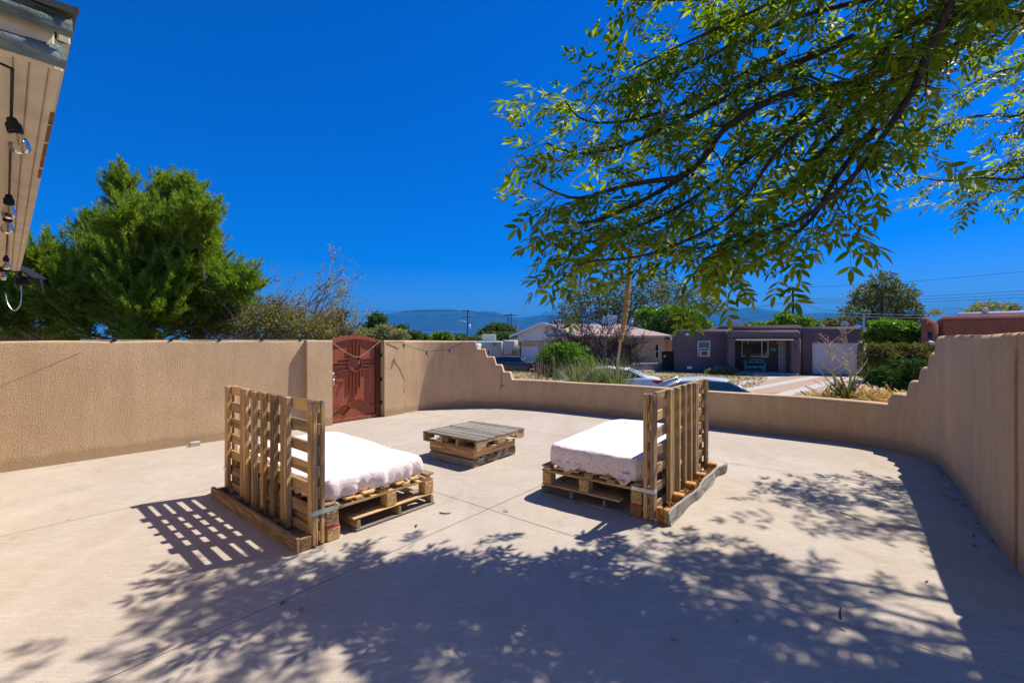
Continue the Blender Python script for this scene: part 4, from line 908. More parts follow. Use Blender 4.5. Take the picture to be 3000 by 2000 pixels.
# ---- sotol with tall stalk, dry stalks, agaves just outside the wall
def rosette(name, label, c, n, L, mat, up=.4, wid=.02, cat='plant', spread=1.0):
    root = empty(name, c, 0, label, cat); m = []
    tv = []; segs = 4
    for k in range(segs + 1):
        t = k / segs; hw = .5 * (1 - t ** 1.4); tv += [(t, hw, -.18 * t * t), (t, -hw, -.18 * t * t)]
    tv = np.array(tv); tf = np.array([(2 * k, 2 * k + 1, 2 * k + 3, 2 * k + 2) for k in range(segs)])
    u = unit(n); u[:, 2] = np.abs(u[:, 2]) * up + .15; u[:, :2] *= spread; s_ = L * nr.uniform(.65, 1.1, n)
    t2 = tv.copy(); t2[:, 1] *= wid / L * 2; V, Fc = scatter(t2, tf, nr.normal(size=(n, 3)) * .04 + np.array((0, 0, .08)), u, s_, np.array([(0, 0, 1.)]) + nr.normal(size=(n, 3)) * .2)
    o = link(bpy.data.objects.new('leaf_rosette', npmesh('leaf_rosette', V, Fc, mat)), root); tag(o, kind='stuff'); return root
def at_ground(px, d, z=-.14): return Vector(((px - CX) / F * d, d, z))
sot = rosette('sotol_plant', 'spiky sotol plant with a tall golden dry flower stalk', at_ground(1800, 11.9), 400, 1.28, M_YUCCA, 2.4, .022)
sc_ = at_ground(1800, 11.9); pts = [Vector((0, 0, .1)), P(1808, 1080, 11.9) - sc_, P(1818, 1000, 11.9) - sc_, P(1832, 920, 11.9) - sc_, P(1840, 830, 11.9) - sc_, P(1846, 740, 11.9) - sc_]
m = MB(); m.tube(catmull(pts, 6), [.034] * 6 + [.036] * 8 + [.045] * 10 + [.042, .04, .036, .03, .025, .02, .015], 9); stk = m.build('flower_stalk', M_STALK, sot, smooth=True)
n = 3500; t_ = nr.random(n) ** .7; cp = catmull(pts[2:], 20); q = np.array([tuple(cp[min(len(cp) - 1, int(x_ * len(cp)))]) for x_ in t_]); u = unit(n); u[:, 2] *= .3
V, Fc = scatter(QUADL, QUADLF, q + u * .04, u + np.array((0, 0, .3)), nr.uniform(.03, .06, n)); o = link(bpy.data.objects.new('dry_floret', npmesh('dry_floret', V, Fc, M_STRAW)), stk); tag(o, kind='stuff')
for k, (px, py) in enumerate(((1775, 1055), (1770, 1085), (1860, 1070), (1850, 1100), (1790, 1040))):
    m = MB(); a = pts[1] + Vector((0, 0, -.1 * k)); e = P(px, py, 11.8) - sc_; p_, r_ = limb(a, e, .012, .004, -.15, 6, .2); m.tube(p_, r_, 4); m.build('curled_bract', M_BONE, sot)
rosette('sotol_plant', 'pale grey green sotol clump beside the dry stalks', at_ground(1690, 11.7), 460, 1.22, M_YUCCA, 2.2, .022)
rosette('sotol_plant', 'straw tinged sotol clump between the other two sotols', at_ground(1745, 12.3), 400, 1.3, M_SILVER, 2.6, .018)
for k in range(16):
    px = 1572 + k * 5 + rnd.uniform(-5, 5) if k < 11 else rnd.uniform(1530, 1680); tp_ = P(px + rnd.uniform(-14, 10), rnd.uniform(1035, 1080) if k < 11 else rnd.uniform(1060, 1090), 11.6 + rnd.uniform(-.3, .6)); bs = at_ground(px, tp_.y)
    ds = empty('dry_stalk', bs, 0, 'thin bleached dry flower stalk outside the low wall by the green bush', 'plant', 'dry stalks outside the low wall')
    m = MB(); p_, r_ = limb((0, 0, 0), tp_ - bs, .011, .007, 0, 8, .05); m.tube(p_, r_, 5); m.build('stem', M_BONE, ds)
    nn = 70; q = np.array([tuple(p_[-1 - rnd.randint(0, 3)]) for _ in range(nn)]); u = unit(nn); V, Fc = scatter(QUADL, QUADLF, q + u * .012 + nr.normal(size=(nn, 3)) * np.array((.004, .004, .05)), u, nr.uniform(.02, .035, nn)); o = link(bpy.data.objects.new('seed_head', npmesh('seed_head', V, Fc, M_TWIGR)), ds); tag(o, kind='stuff')
ag = rosette('agave_plant', 'green spiky agave with dead straw leaves outside the low wall', at_ground(2485, 8.2, .40), 46, .62, M_AGAVE, 1.2, .045)
n = 900; q = nr.normal(size=(n, 3)) * np.array((.42, .25, .06)); tv = np.array([(0, .03, 0), (0, -.03, 0), (.5, -.035, .05), (.5, .035, .05), (1, 0, -.05)]); u = unit(n); u[:, 2] = np.abs(u[:, 2]) * .5
V, Fc = scatter(tv[[0, 1, 2, 3]] , np.array([(0, 1, 2, 3)]), q + np.array((.35, .1, .08)), u, nr.uniform(.18, .5, n)); o = link(bpy.data.objects.new('dead_leaf', npmesh('dead_leaf', V, Fc, M_STRAW)), ag); tag(o, kind='stuff')
def candelabra(label, bpx, tips, seed, d=8.4):
    rr = random.Random(seed); bs = at_ground(bpx, d, .33); root = empty('dead_flower_stalk', bs, 0, label, 'plant', 'dead agave flower stalks'); top = P(*tips, d) - bs
    main, rad = limb((0, 0, 0), top, .028, .007, 0, 14, .02); m = MB(); m.tube(main, rad, 7); m.build('stem', M_BONE, root, smooth=True)
    for k in range(4, 14):
        for sd in (-1, 1):
            if rr.random() < .75:
                L = .55 * (1 - (k - 4) / 11) + .08; dv = Vector((sd * rr.uniform(.5, .9), rr.uniform(-.5, .5), rr.uniform(.45, .8))).normalized(); p_, r_ = limb(main[k], main[k] + dv * L, .010, .004, .06, 6, .08); m = MB(); m.tube(p_, r_, 5)
                for _ in range(5):
                    j = rr.randint(2, 6); pp, r2 = limb(p_[j], p_[j] + Vector((rr.uniform(-1, 1), rr.uniform(-1, 1), rr.uniform(0, 1))) * .07, .0045, .003, 0, 2, .1); m.tube(pp, r2, 4)
                m.build('side_arm', M_BONE, root)
candelabra('shorter bleached dead flower stalk with side arms before the garage', 2462, (2425, 985), 4, 8.5)
candelabra('taller bleached dead flower stalk rising from the agave', 2490, (2474, 962), 6, 8.3)
mdc = at_ground(2530, 8.35); m = MB(); rows = []
for i in range(9):
    t = i / 8; rows.append([mdc + Vector((math.cos(a) * 1.25 * t, math.sin(a) * .75 * t, .56 * (1 - t * t) ** 1.0 + .03 * math.sin(a * 5 + i))) for a in [2 * math.pi * k / 28 for k in range(28)]])
m.grid(rows, True); m.build('planting_mound', M_DIRT, smooth=True, fix=True, kind='structure')

# ================================================================== houses across the street
M_PURP = stucco('plum_stucco', (.20, .142, .148), .1, .5, 18, .03)
M_PURPD = stucco('dark_plum_stucco', (.14, .09, .085), .1, .4, 18, .03)
M_WHITE = plain('white_paint', (.78, .76, .72), .5, .06, 3)
M_OFFW = plain('off_white_metal', (.66, .62, .55), .5, .08, 3)
M_GARAGE = plain('white_garage_paint', (.72, .72, .72), .45, .05, 2)
M_TAN = plain('tan_siding', (.62, .45, .24), .85, .12, 6, 0, .3, 30, .2, (6, 6, .6))
M_SHING = plain('pinkish_shingle', (.40, .30, .26), .95, .18, 14, 0, .5, 22, .1, (1, 1, 3))
M_BLUEH = stucco('pale_blue_stucco', (.42, .48, .46), .05, .3, 12, .02)
M_WHITEH = stucco('white_stucco', (.74, .72, .68), .05, .3, 12, .02)
M_REDH = stucco('red_brown_stucco', (.48, .165, .085), .35, .6, 16, .03)
M_GLASS = glassy('dark_window_glass', (.02, .025, .03))
M_GLASSG = glassy('green_blind_glass', (.03, .12, .06), .2)
M_TEAL = plain('teal_paint', (.05, .27, .27), .6, .2, 10)
M_GREENS = plain('green_plaque', (.12, .40, .22), .6, .1, 10)
M_ROCK = plain('rough_stone', (.36, .26, .22), .9, .3, 8, 0, .8, 14)
M_CHROME = plain('bright_metal', (.7, .7, .7), .2, .1, 5, .9)

class Facade:
    """a wall seen across the street: (t along it, w towards the street, z)"""
    def __init__(s, A, B): s.A = Vector((A.x, A.y)); d = Vector((B.x - A.x, B.y - A.y)); s.L = d.length; s.d = d.normalized(); s.n = Vector((s.d.y, -s.d.x)); s.rz = math.atan2(s.d.y, s.d.x)
    def t(s, px, w_=0.0):
        k = (px - CX) / F; a = s.A + s.n * w_; return (a.x - k * a.y) / (k * s.d.y - s.d.x)
    def z(s, px, py, w_=0.0):
        p = s.A + s.n * w_ + s.d * s.t(px, w_); return EYE - (py - CY) / F * p.y
    def p(s, t, w_, z): q = s.A + s.d * t + s.n * w_; return Vector((q.x, q.y, z))
def rblock(m, f, t0, t1, w0, w1, z0, z1, r=.18):   # box with rounded parapet edges
    c = f.p((t0 + t1) / 2, (w0 + w1) / 2, (z0 + z1) / 2); m.box(c, (t1 - t0, w1 - w0, z1 - z0), f.rz, r)
    return m
def fbox(par, org, f, nm, mt, t0, t1, w0, w1, z0, z1, bev=.01):
    m = MB(); c = f.p((t0 + t1) / 2, (w0 + w1) / 2, (z0 + z1) / 2) - org; m.box(c, (t1 - t0, w1 - w0, z1 - z0), f.rz, min(bev, .3 * min(t1 - t0, w1 - w0, z1 - z0))); return m.build(nm, mt, par)
def windowp(par, org, f, px0, px1, py0, py1, w_, glass=M_GLASS, frame=M_OFFW, mull=(), rail=(), fw=.07):
    t0, t1 = f.t(px0, w_), f.t(px1, w_); z1, z0 = f.z((px0 + px1) / 2, py0, w_), f.z((px0 + px1) / 2, py1, w_)
    wn = empty('window', (0, 0, 0), 0, parent=par)
    fbox(wn, org, f, 'pane', glass, t0 + .02, t1 - .02, w_ - .03, w_ + .02, z0 + .02, z1 - .02, .002)
    for a in ((t0, t0 + fw, z0, z1), (t1 - fw, t1, z0, z1)): fbox(wn, org, f, 'frame', frame, a[0], a[1], w_ - .02, w_ + .07, a[2], a[3])
    for a in ((z0, z0 + fw), (z1 - fw, z1)): fbox(wn, org, f, 'frame', frame, t0 + fw + .002, t1 - fw - .002, w_ - .02, w_ + .065, a[0], a[1])
    for q in mull: tt = t0 + (t1 - t0) * q; fbox(wn, org, f, 'mullion', frame, tt - .035, tt + .035, w_ - .02, w_ + .06, z0 + fw + .002, z1 - fw - .002)
    for q in rail: zz = z0 + (z1 - z0) * q; fbox(wn, org, f, 'rail', frame, t0 + fw + .002, t1 - fw - .002, w_ - .02, w_ + .06, zz - .03, zz + .03)
    return wn, t0, t1, z0, z1
ZB = -.87
pf = Facade(G(1975, 1088, ZB), G(2540, 1100, ZB)); po = pf.p(0, 0, ZB)
ph = empty('purple_house', po, 0, 'flat roofed plum purple stucco house with covered porch and white garage door', 'house')
tA, tB, tC, tD = 0, pf.t(2132), pf.t(2362), pf.L
def hblock(nm, mt, t0, t1, w0, w1, z0, z1, r=.18):
    m = MB(); rblock(m, pf, t0, t1, w0, w1, z0, z1, r); m.v = [tuple(Vector(v) - po) for v in m.v]; return m.build(nm, mt, ph, smooth=40)
ztop1 = pf.z(1980, 967); ztop2 = pf.z(2220, 953, -.6); ztop3 = pf.z(2450, 957, -.3)
hblock('left_block', M_PURP, tA, tB + .4, -7, 0, ZB - .3, ztop1 + .05)
hblock('main_block', M_PURPD, tB - .6, tC, -7.2, -.35, ZB - .3, ztop2, .25)
hblock('garage_block', M_PURP, tC - .3, tD, -7.1, -.28, ZB - .3, ztop3)
PW = 1.25; p0, p1 = pf.t(2132, PW), pf.t(2347, PW); o0, o1 = pf.t(2154, PW), pf.t(2317, PW); zpt = pf.z(2240, 967, PW); zop = pf.z(2240, 993, PW)
hblock('porch_beam', M_PURP, p0, p1, -.4, PW, zop, zpt, .16)
hblock('porch_pillar', M_PURP, p0 + .003, o0, -.2, PW - .004, ZB - .3, zop + .1, .08); hblock('porch_pillar', M_PURP, o1, p1 - .003, -.2, PW - .004, ZB - .3, zop + .1, .08)
fbox(ph, po, pf, 'porch_slab', M_KERB, p0 + .1, p1 - .2, -.34, PW + .25, ZB - .2, ZB + .14, .03)
fbox(ph, po, pf, 'awning', M_OFFW, o0 - .02, o1 + .1, PW + .01, PW + .32, zop - .09, zop - .02, .02)
wn, t0, t1, z0, z1 = windowp(ph, po, pf, 2044, 2081, 998, 1044, .0, M_GLASSG, M_WHITE, rail=(.52,))
fbox(wn, po, pf, 'window_cooler', M_WHITE, t0 + .14, t0 + .78, .03, .38, z0 + .05, z0 + .48, .02); fbox(wn, po, pf, 'cooler_grille', M_RUSTY, t0 + .22, t0 + .66, .381, .39, z0 + .1, z0 + .42, .003)
windowp(ph, po, pf, 2172, 2251, 996, 1046, -.34, M_GLASS, M_OFFW, mull=(.24, .76))
for px0, px1, py0, py1 in ((2009, 2024, 975, 983), (2013, 2028, 1073, 1080)):
    fbox(ph, po, pf, 'wall_vent', M_GALV, pf.t(px0), pf.t(px1), -.02, .03, pf.z(px0, py1), pf.z(px0, py0))
dt0, dt1 = pf.t(2282, -.3), pf.t(2320, -.3); dz0, dz1 = ZB + .16, pf.z(2300, 997, -.3)
dr_ = fbox(ph, po, pf, 'security_door', plain('grey_beige_screen', (.34, .31, .27), .7, .1, 4), dt0, dt1, -.34, -.29, dz0, dz1)
for k in range(5): tt = dt0 + (dt1 - dt0) * k / 4; fbox(dr_, po, pf, 'bar', M_WHITE, tt - .02, tt + .02, -.285, -.26, dz0, dz1)
for k in range(5): zz = dz0 + (dz1 - dz0) * k / 4; fbox(dr_, po, pf, 'bar', M_WHITE, dt0, dt1, -.258, -.24, zz - .02, zz + .02)
fbox(ph, po, pf, 'green_plaque', M_GREENS, pf.t(2257, -.3), pf.t(2275, -.3), -.34, -.31, pf.z(2266, 1027, -.3), pf.z(2266, 1020, -.3))
fbox(ph, po, pf, 'porch_lamp', M_BONE, pf.t(2274, -.3), pf.t(2278, -.3), -.34, -.2, pf.z(2276, 1006, -.3), pf.z(2276, 999, -.3))
g0, g1 = pf.t(2379, -.27), pf.t(2509, -.27); gz1 = pf.z(2440, 1004, -.27); gz0 = ZB + .02
gd = fbox(ph, po, pf, 'garage_door', M_GARAGE, g0 + .1, g1 - .1, -.4, -.262, gz0, gz1 - .1)
for k in range(4):
    za, zb = gz0 + (gz1 - .1 - gz0) * k / 4, gz0 + (gz1 - .1 - gz0) * (k + 1) / 4; fbox(gd, po, pf, 'door_panel', M_GARAGE, g0 + .11, g1 - .11, -.262, -.235, za + .012, zb - .012, .01)
    for j in range(4):
        ta = g0 + .2 + (g1 - g0 - .4) * j / 4; fbox(gd, po, pf, 'raised_field', M_GARAGE, ta + .04, ta + (g1 - g0 - .4) / 4 - .04, -.2345, -.222, za + .1, zb - .1, .008)
for a in ((g0, g0 + .1, gz0, gz1), (g1 - .1, g1, gz0, gz1), (g0 + .101, g1 - .101, gz1 - .1, gz1)): fbox(ph, po, pf, 'garage_frame', M_OFFW, a[0], a[1], -.4, -.2, a[2], a[3])
for k, (ch, py) in enumerate((('5', 1011), ('1', 1017), ('4', 1024))):
    cu_ = bpy.data.curves.new('house_number', 'FONT'); cu_.body = ch; cu_.size = .24; cu_.extrude = .012; cu_.align_x = 'CENTER'
    me_o = bpy.data.objects.new('tmp', cu_); COL.objects.link(me_o); dg = bpy.context.evaluated_depsgraph_get(); me = bpy.data.meshes.new_from_object(me_o.evaluated_get(dg)); bpy.data.objects.remove(me_o)
    me.materials.clear(); me.materials.append(M_BLACK); o = link(bpy.data.objects.new('house_number', me), ph); o.location = pf.p(pf.t(2329, PW), PW + .012, pf.z(2329, py + 3, PW)) - po; o.rotation_euler = (R(90), 0, pf.rz)
cl = empty('roof_cooler', pf.p(pf.t(2150, -3), -3, ztop2 - .35), pf.rz, 'square cream box cooler on the purple house roof', 'cooler')
m = MB(); m.box((0, 0, .5), (.95, .95, 1.0), 0, .03); m.build('cabinet', M_WHITE, cl); m = MB(); m.box((0, 0, 1.02), (1.02, 1.02, .05), 0, .01); m.build('lid', M_OFFW, cl)
ds = empty('satellite_dish', pf.p(pf.t(2475, -1.5), -1.5, ztop3 - .03), 1.0, 'grey satellite dish on the purple house roof', 'dish')
m = MB(); m.lathe([(.01, .0), (.13, .02), (.24, .06), (.25, .07), (.23, .065), (.01, .015)], (0, 0, .24), 18, Matrix.Rotation(R(70), 4, 'Y')); m.build('reflector', M_OFFW, ds, smooth=40)
m = MB(); m.tube([(0, 0, 0), (0, 0, .22)], .025, 6); m.build('mast', M_GALV, ds); m = MB(); m.tube([(.05, 0, .1), (.3, 0, .1), (.42, 0, .2)], .018, 5); m.box((.44, 0, .24), (.08, .14, .1), 0, .02); m.build('receiver_arm', M_OFFW, ds)
for px, py0, py1, nm, lab, cat, mt, w_ in ((2531, 921, 955, 'vent_pipe', 'white standing pipe on the right end of the purple house roof', 'pipe', M_OFFW, -.6), (2401, 937, 957, 'vent_pipe', 'short pale blue pipe on the purple garage roof', 'pipe', M_BLUEH, -.8)):
    b_ = pf.p(pf.t(px, w_), w_, ztop3 - .02); m = MB(); m.tube([(0, 0, 0), (0, 0, EYE - (py0 - CY) / F * b_.y - b_.z)], .06, 8); o = m.build(nm, mt, label=lab, cat=cat); o.location = b_
# teal bench and hanging plant on the porch
bt0, bt1 = pf.t(2181, .55), pf.t(2240, .55); bw = bt1 - bt0; bc = pf.p(bt0, .55, ZB + .142)
bn = empty('porch_bench', bc, pf.rz, 'teal wooden bench with diamond cut-outs on the purple house porch', 'bench')
for x_ in (.03, bw - .03):
    m = MB(); m.box((x_, .30, .45), (.08, .07, .90), 0, .008); m.build('leg', M_TEAL, bn); m = MB(); m.box((x_, -.22, .33), (.08, .07, .66), 0, .008); m.build('leg', M_TEAL, bn); m = MB(); m.box((x_, .03, .67), (.08, .56, .035), 0, .008); m.build('arm', M_TEAL, bn)
m = MB(); m.box((bw / 2, .0, .43), (bw - .1, .5, .035), 0, .006); m.build('seat', M_TEAL, bn)
m = MB(); dm = []
for k in range(3): dm.append(.07 + (bw - .14) * (k + .5) / 3)
for z0_, z1_ in ((.62, .70), (.82, .92)): m.box((bw / 2, .30, (z0_ + z1_) / 2), (bw - .15, .035, z1_ - z0_))
for k in range(4):
    xa = .08 if k == 0 else dm[k - 1]; xb = bw - .08 if k == 3 else dm[k]
    pl = [(xa + (0 if k == 0 else .03), .701), (xb - (0 if k == 3 else .03), .701), (xb - (0 if k == 3 else .16), .76), (xb - (0 if k == 3 else .03), .819), (xa + (0 if k == 0 else .03), .819), (xa + (0 if k == 0 else .16), .76)]
    m.prism(pl, .283, .317, lambda u, v, w_: (u, w_, v))
m.build('backrest', M_TEAL, bn, fix=True)
m = MB(); pl = [(.08, .30)] + [(.08 + (bw - .16) * k / 6, .22 if k % 2 else .36) for k in range(1, 6)] + [(bw - .08, .30), (bw - .08, .41), (.08, .41)]; m.prism(pl, -.26, -.235, lambda u, v, w_: (u, w_, v)); m.build('apron', M_TEAL, bn, fix=True)
m = MB(); m.box((bw / 2, -.22, .1), (bw - .1, .04, .06), 0, .006); m.build('stretcher', M_TEAL, bn)
hp = pf.p(pf.t(2190, 1.0), 1.0, zop - .1); dhp = hp.y
leafy('hanging_plant', 'yellow green trailing plant hanging under the porch beam', 'plant', [(hp.x, hp.y, hp.z - .45 - .28 * k, .2 - .02 * k, .2, .2) for k in range(4)] , 1400, .09, M_BRONZE, trunk=hp, shell=.2, up=-.4)
rocks = [(2132, 1084), (2165, 1094), (2200, 1096), (2215, 1098), (2232, 1098), (2180, 1092), (2150, 1092)]
for k, (px, py) in enumerate(rocks):
    q = G(px, py + 3, -.88); m = MB(); rr_ = rnd.uniform(.16, .34); m.lathe([(rr_ * .6, -.05), (rr_, .04), (rr_ * .9, .12), (rr_ * .4, .2)], (0, 0, 0), 9); m.v = [(a * 1.5 + rnd.uniform(-.03, .03), b + rnd.uniform(-.03, .03), c + rnd.uniform(-.02, .02)) for a, b, c in m.v]
    o = m.build('border_stone', M_ROCK, label='rough reddish stone lining the porch step of the purple house', cat='stone', group='porch border stones'); o.location = q
# driveway strips
for k, q in enumerate((((2206, 1150), (2252, 1150), (2313, 1100), (2264, 1100)), ((2332, 1153), (2378, 1155), (2415, 1103), (2373, 1102)), ((2455, 1150), (2500, 1150), (2512, 1104), (2468, 1104)))):
    cs = [G(x_, y_, -.874) for x_, y_ in q]; ctr = sum(cs, Vector()) / 4
    dr = ((cs[0] + cs[1]) / 2 - (cs[2] + cs[3]) / 2); cs2 = [cs[0] + dr * .9, cs[1] + dr * .9, cs[2], cs[3]]
    if cs2[0].dot(Vector((NV.x, NV.y, 0))) < 21.2: cs2 = [p - (Vector((NV.x, NV.y, 0)) * min(0, p.dot(Vector((NV.x, NV.y, 0))) - 21.2)) for p in cs2]
    m = MB(); m.prism([(p.x, p.y) for p in cs2], -.95, -.868, lambda u, v, w_: (u, v, w_)); m.build('driveway_strip', M_KERB, fix=True, kind='structure')
q = [G(2255, 1102, -.876), G(2540, 1106, -.876), G(2600, 1150, -.876), G(2150, 1150, -.876)]
m = MB(); m.prism([(p.x, p.y) for p in q], -.95, -.8755, lambda u, v, w_: (u, v, w_)); m.build('gravel_drive', M_GRAVEL, fix=True, kind='structure')
# ---- tan gabled house
ZT = -1.05
tf_ = Facade(G(1507, 1068, ZT), G(1948, 1073.5, ZT)); to = tf_.p(0, 0, ZT)
th = empty('tan_house', to, 0, 'tan gabled house with pinkish shingle roof and white gable end', 'house')
ze = tf_.z(1860, 983); zr = tf_.z(1590, 946, 0) ; tg0, tg1, tgp = 0, tf_.t(1700), tf_.t(1590); tm0 = tf_.t(1760, -1.2); tk = tf_.t(1867)
zg = tf_.z(1600, 997)
def hp_(nm, mt, polys, lo, hi, fn):
    m = MB(); m.prism(polys, lo, hi, lambda u, v, w_: fn(u, v, w_) - to); return m.build(nm, mt, th, fix=True)
tgm = tgp; hw_ = max(tgm - tg0, 3.0)
tg1 = tgm + hw_; tg0 = tgm - hw_
hp_('garage_wall', M_TAN, [(tg0 + .4, ZT), (tg1 - .4, ZT), (tg1 - .4, zg), (tg0 + .4, zg)], -9, 0, lambda u, v, w_: tf_.p(u, w_, v))
hp_('gable', M_WHITE, [(tg0 + .35, zg + .002), (tg1 - .35, zg + .002), (tg1 - .35, ze + .12), (tgm, zr - .12), (tg0 + .35, ze + .12)], -8.9, .04, lambda u, v, w_: tf_.p(u, w_, v))
for k in range(14):
    uu = tg0 + .55 + (2 * hw_ - 1.1) * k / 13; ht = (zr - .3) - abs(uu - tgm) * (zr - ze - .24) / hw_; fbox(th, to, tf_, 'siding_batten', M_WHITE, uu - .012, uu + .012, .041, .052, zg + .03, ht, .002)
sl1 = (zr - ze) / hw_
for sg in (-1, 1):
    hp_('roof_slope', M_SHING, [(tgm, zr), (tgm + sg * (hw_ + .45), ze - .06), (tgm + sg * (hw_ + .45), ze + .02), (tgm, zr + .09)], -9.4, .45, lambda u, v, w_: tf_.p(u, w_, v))
    hp_('barge_board', M_WHITE, [(tgm, zr - .15), (tgm + sg * (hw_ + .47), ze - .22), (tgm + sg * (hw_ + .47), ze + .04), (tgm, zr + .105)], .452, .50, lambda u, v, w_: tf_.p(u, w_, v))
fbox(th, to, tf_, 'gable_vent', M_TAN, tf_.t(1597), tf_.t(1606), .05, .09, tf_.z(1600, 976), tf_.z(1600, 957))
hp_('main_wall', M_TAN, [(tgm, ZT), (tk, ZT), (tk, ze), (tgm, ze)], -9, -1.6, lambda u, v, w_: tf_.p(u, w_, v))
hp_('end_wall', M_TAN, [(tk, ZT), (tf_.L, ZT), (tf_.L, ze), (tk, ze)], -8.9, 0, lambda u, v, w_: tf_.p(u, w_, v))
re = tf_.t(1972, .4); rt = tf_.t(1812, -4.4)
m = MB(); vs = [tf_.p(tgm + .5, .5, ze), tf_.p(re, .5, ze), tf_.p(rt, -4.4, zr + .02), tf_.p(tgm, -4.4, zr + .02), tf_.p(re, -9.4, ze), tf_.p(tgm, -9.4, ze)]
vs = [v - to for v in vs]; m.add(vs + [v + Vector((0, 0, -.1)) for v in vs], [(0, 1, 2, 3), (1, 4, 2), (4, 5, 3, 2), (6, 9, 8, 7), (7, 8, 10), (10, 8, 9, 11), (0, 6, 7, 1), (1, 7, 10, 4)]); m.build('main_roof', M_SHING, th, fix=True)
fbox(th, to, tf_, 'gutter', M_WHITE, tg1 + .3, re, .5, .58, ze - .14, ze + .03)
m = MB(); vs = [tf_.p(tf_.t(1947), .3, ze - .35), tf_.p(tf_.t(2000), .3, ze - .55), tf_.p(tf_.t(2000), -5, ze + .2), tf_.p(tf_.t(1947), -5, ze + .2)]; vs = [v - to for v in vs]; m.add(vs + [v + Vector((0, 0, -.15)) for v in vs], [(0, 1, 2, 3), (4, 7, 6, 5), (0, 4, 5, 1), (1, 5, 6, 2), (2, 6, 7, 3), (3, 7, 4, 0)]); m.build('side_roof', M_SHING, th, fix=True)
fbox(th, to, tf_, 'side_wall', M_TAN, tf_.L + .01, tf_.L + 2.2, -6, -1.0, ZT, ze - .5)
windowp(th, to, tf_, 1918, 1931, 1007, 1050, .0, M_GLASS, M_WHITE, rail=(.5,))
windowp(th, to, tf_, 1775, 1812, 1008, 1050, -1.58, M_GLASS, M_WHITE, mull=(.5,))
fbox(th, to, tf_, 'front_door', M_BLACK, tf_.t(1832, -1.58), tf_.t(1848, -1.58), -1.7, -1.55, ZT + .1, ZT + 2.1)
ga, gb = tf_.t(1527), tf_.t(1577); gd = fbox(th, to, tf_, 'garage_door', M_GARAGE, ga, gb, -.1, .03, ZT + .02, tf_.z(1550, 1019))
for k in range(8): zz = ZT + .05 + .27 * k; fbox(gd, to, tf_, 'door_slat', M_GARAGE, ga + .03, gb - .03, .031, .055, zz, min(zz + .25, tf_.z(1550, 1019) - .02), .01)
fbox(th, to, tf_, 'garage_door', M_GARAGE, tf_.t(1592), tf_.t(1665), -.1, .03, ZT + .02, tf_.z(1620, 1011))
cc = tf_.p(tf_.t(1787, -4.6), -4.6, zr - .12); cl = empty('roof_cooler', cc, .3, 'grey evaporative cooler box on the tan house roof', 'cooler'); m = MB(); m.box((0, 0, .48), (1.15, 1.15, .96), 0, .03); m.build('cabinet', M_GALV, cl); m = MB(); m.box((0, 0, .985), (1.2, 1.2, .05), 0, .01); m.build('lid', M_OFFW, cl)
vp = tf_.p(tf_.t(1852, -3.5), -3.5, zr - .55); m = MB(); m.tube([(0, 0, 0), (0, 0, .62)], .1, 8); m.lathe([(.12, .60), (.2, .68), (.18, .8), (.05, .86)], (0, 0, 0), 10); o = m.build('roof_vent', M_GALV, label='round topped metal roof vent on the tan house', cat='vent'); o.location = vp
fbox_w = MB(); a_, b_ = G(1850, 1085, -.9), G(1945, 1083, -.9)
yw = MB(); dd_ = (b_ - a_); yw.box(((a_ + b_) / 2) + Vector((0, 0, .28)), (dd_.length, .2, .6), math.atan2(dd_.y, dd_.x), .03); yw.build('garden_wall', M_KERB, label='low pale garden wall beside the tan house', cat='wall')
# ---- pale blue house, red fence
bf = Facade(G(1385, 1062, -1.2), G(1530, 1064, -1.2)); bo = bf.p(0, 0, -1.2); bh = empty('pale_blue_house', bo, 0, 'small pale blue flat roofed house beyond the stepped wall', 'house')
def bb(nm, mt, t0, t1, w0, w1, z0, z1, r=.15):
    m = MB(); rblock(m, bf, t0, t1, w0, w1, z0, z1, r); m.v = [tuple(Vector(v) - bo) for v in m.v]; return m.build(nm, mt, bh, smooth=40)
bb('front_block', M_BLUEH, -3, bf.t(1472), -6, 0, -1.4, bf.z(1430, 999)); bb('side_block', M_WHITEH, bf.t(1472) - .2, bf.t(1508), -6.2, -.4, -1.4, bf.z(1490, 996)); bb('low_block', M_WHITEH, -5, bf.t(1412), .0, 1.2, -1.4, bf.z(1405, 1006, 1.2))
windowp(bh, bo, bf, 1420, 1437, 1023, 1041, .0, M_GLASS, M_WHITE, mull=(.5,)); fbox(bh, bo, bf, 'wall_vent', M_RUSTY, bf.t(1444), bf.t(1452), -.02, .04, bf.z(1448, 1011), bf.z(1448, 1006))
windowp(bh, bo, bf, 1500, 1507, 1023, 1036, -.4, M_GLASS, M_TAN)
cc = bf.p(bf.t(1432, -3), -3, bf.z(1430, 999) - .05); m = MB(); m.box((0, 0, .45), (1.7, 1.2, .9), .2, .04); o = m.build('roof_cooler', M_OFFW, label='white cooler box on the pale blue house roof', cat='cooler'); o.location = cc
fr = Facade(G(1462, 1062, -1.2) - Vector((0, 3, 0)), G(1508, 1062, -1.2) - Vector((0, 3, 0))); fo = fr.p(0, 0, -1.2); fe = empty('wooden_fence', fo, 0, 'red brown wooden fence between the pale blue and tan houses', 'fence'); ft = fr.z(1485, 1036)
for k in range(12): w1_ = fr.L / 12; fbox(fe, fo, fr, 'picket', M_ORANGE, k * w1_ + .01, (k + 1) * w1_ - .01, 0, .03, -1.2, ft)
fr = Facade(P(-120, 990, 14.5), P(240, 990, 13.5)); fo = fr.p(0, 0, -.14); fe = empty('wooden_fence', fo, 0, 'dark red brown board fence behind the pine', 'fence')
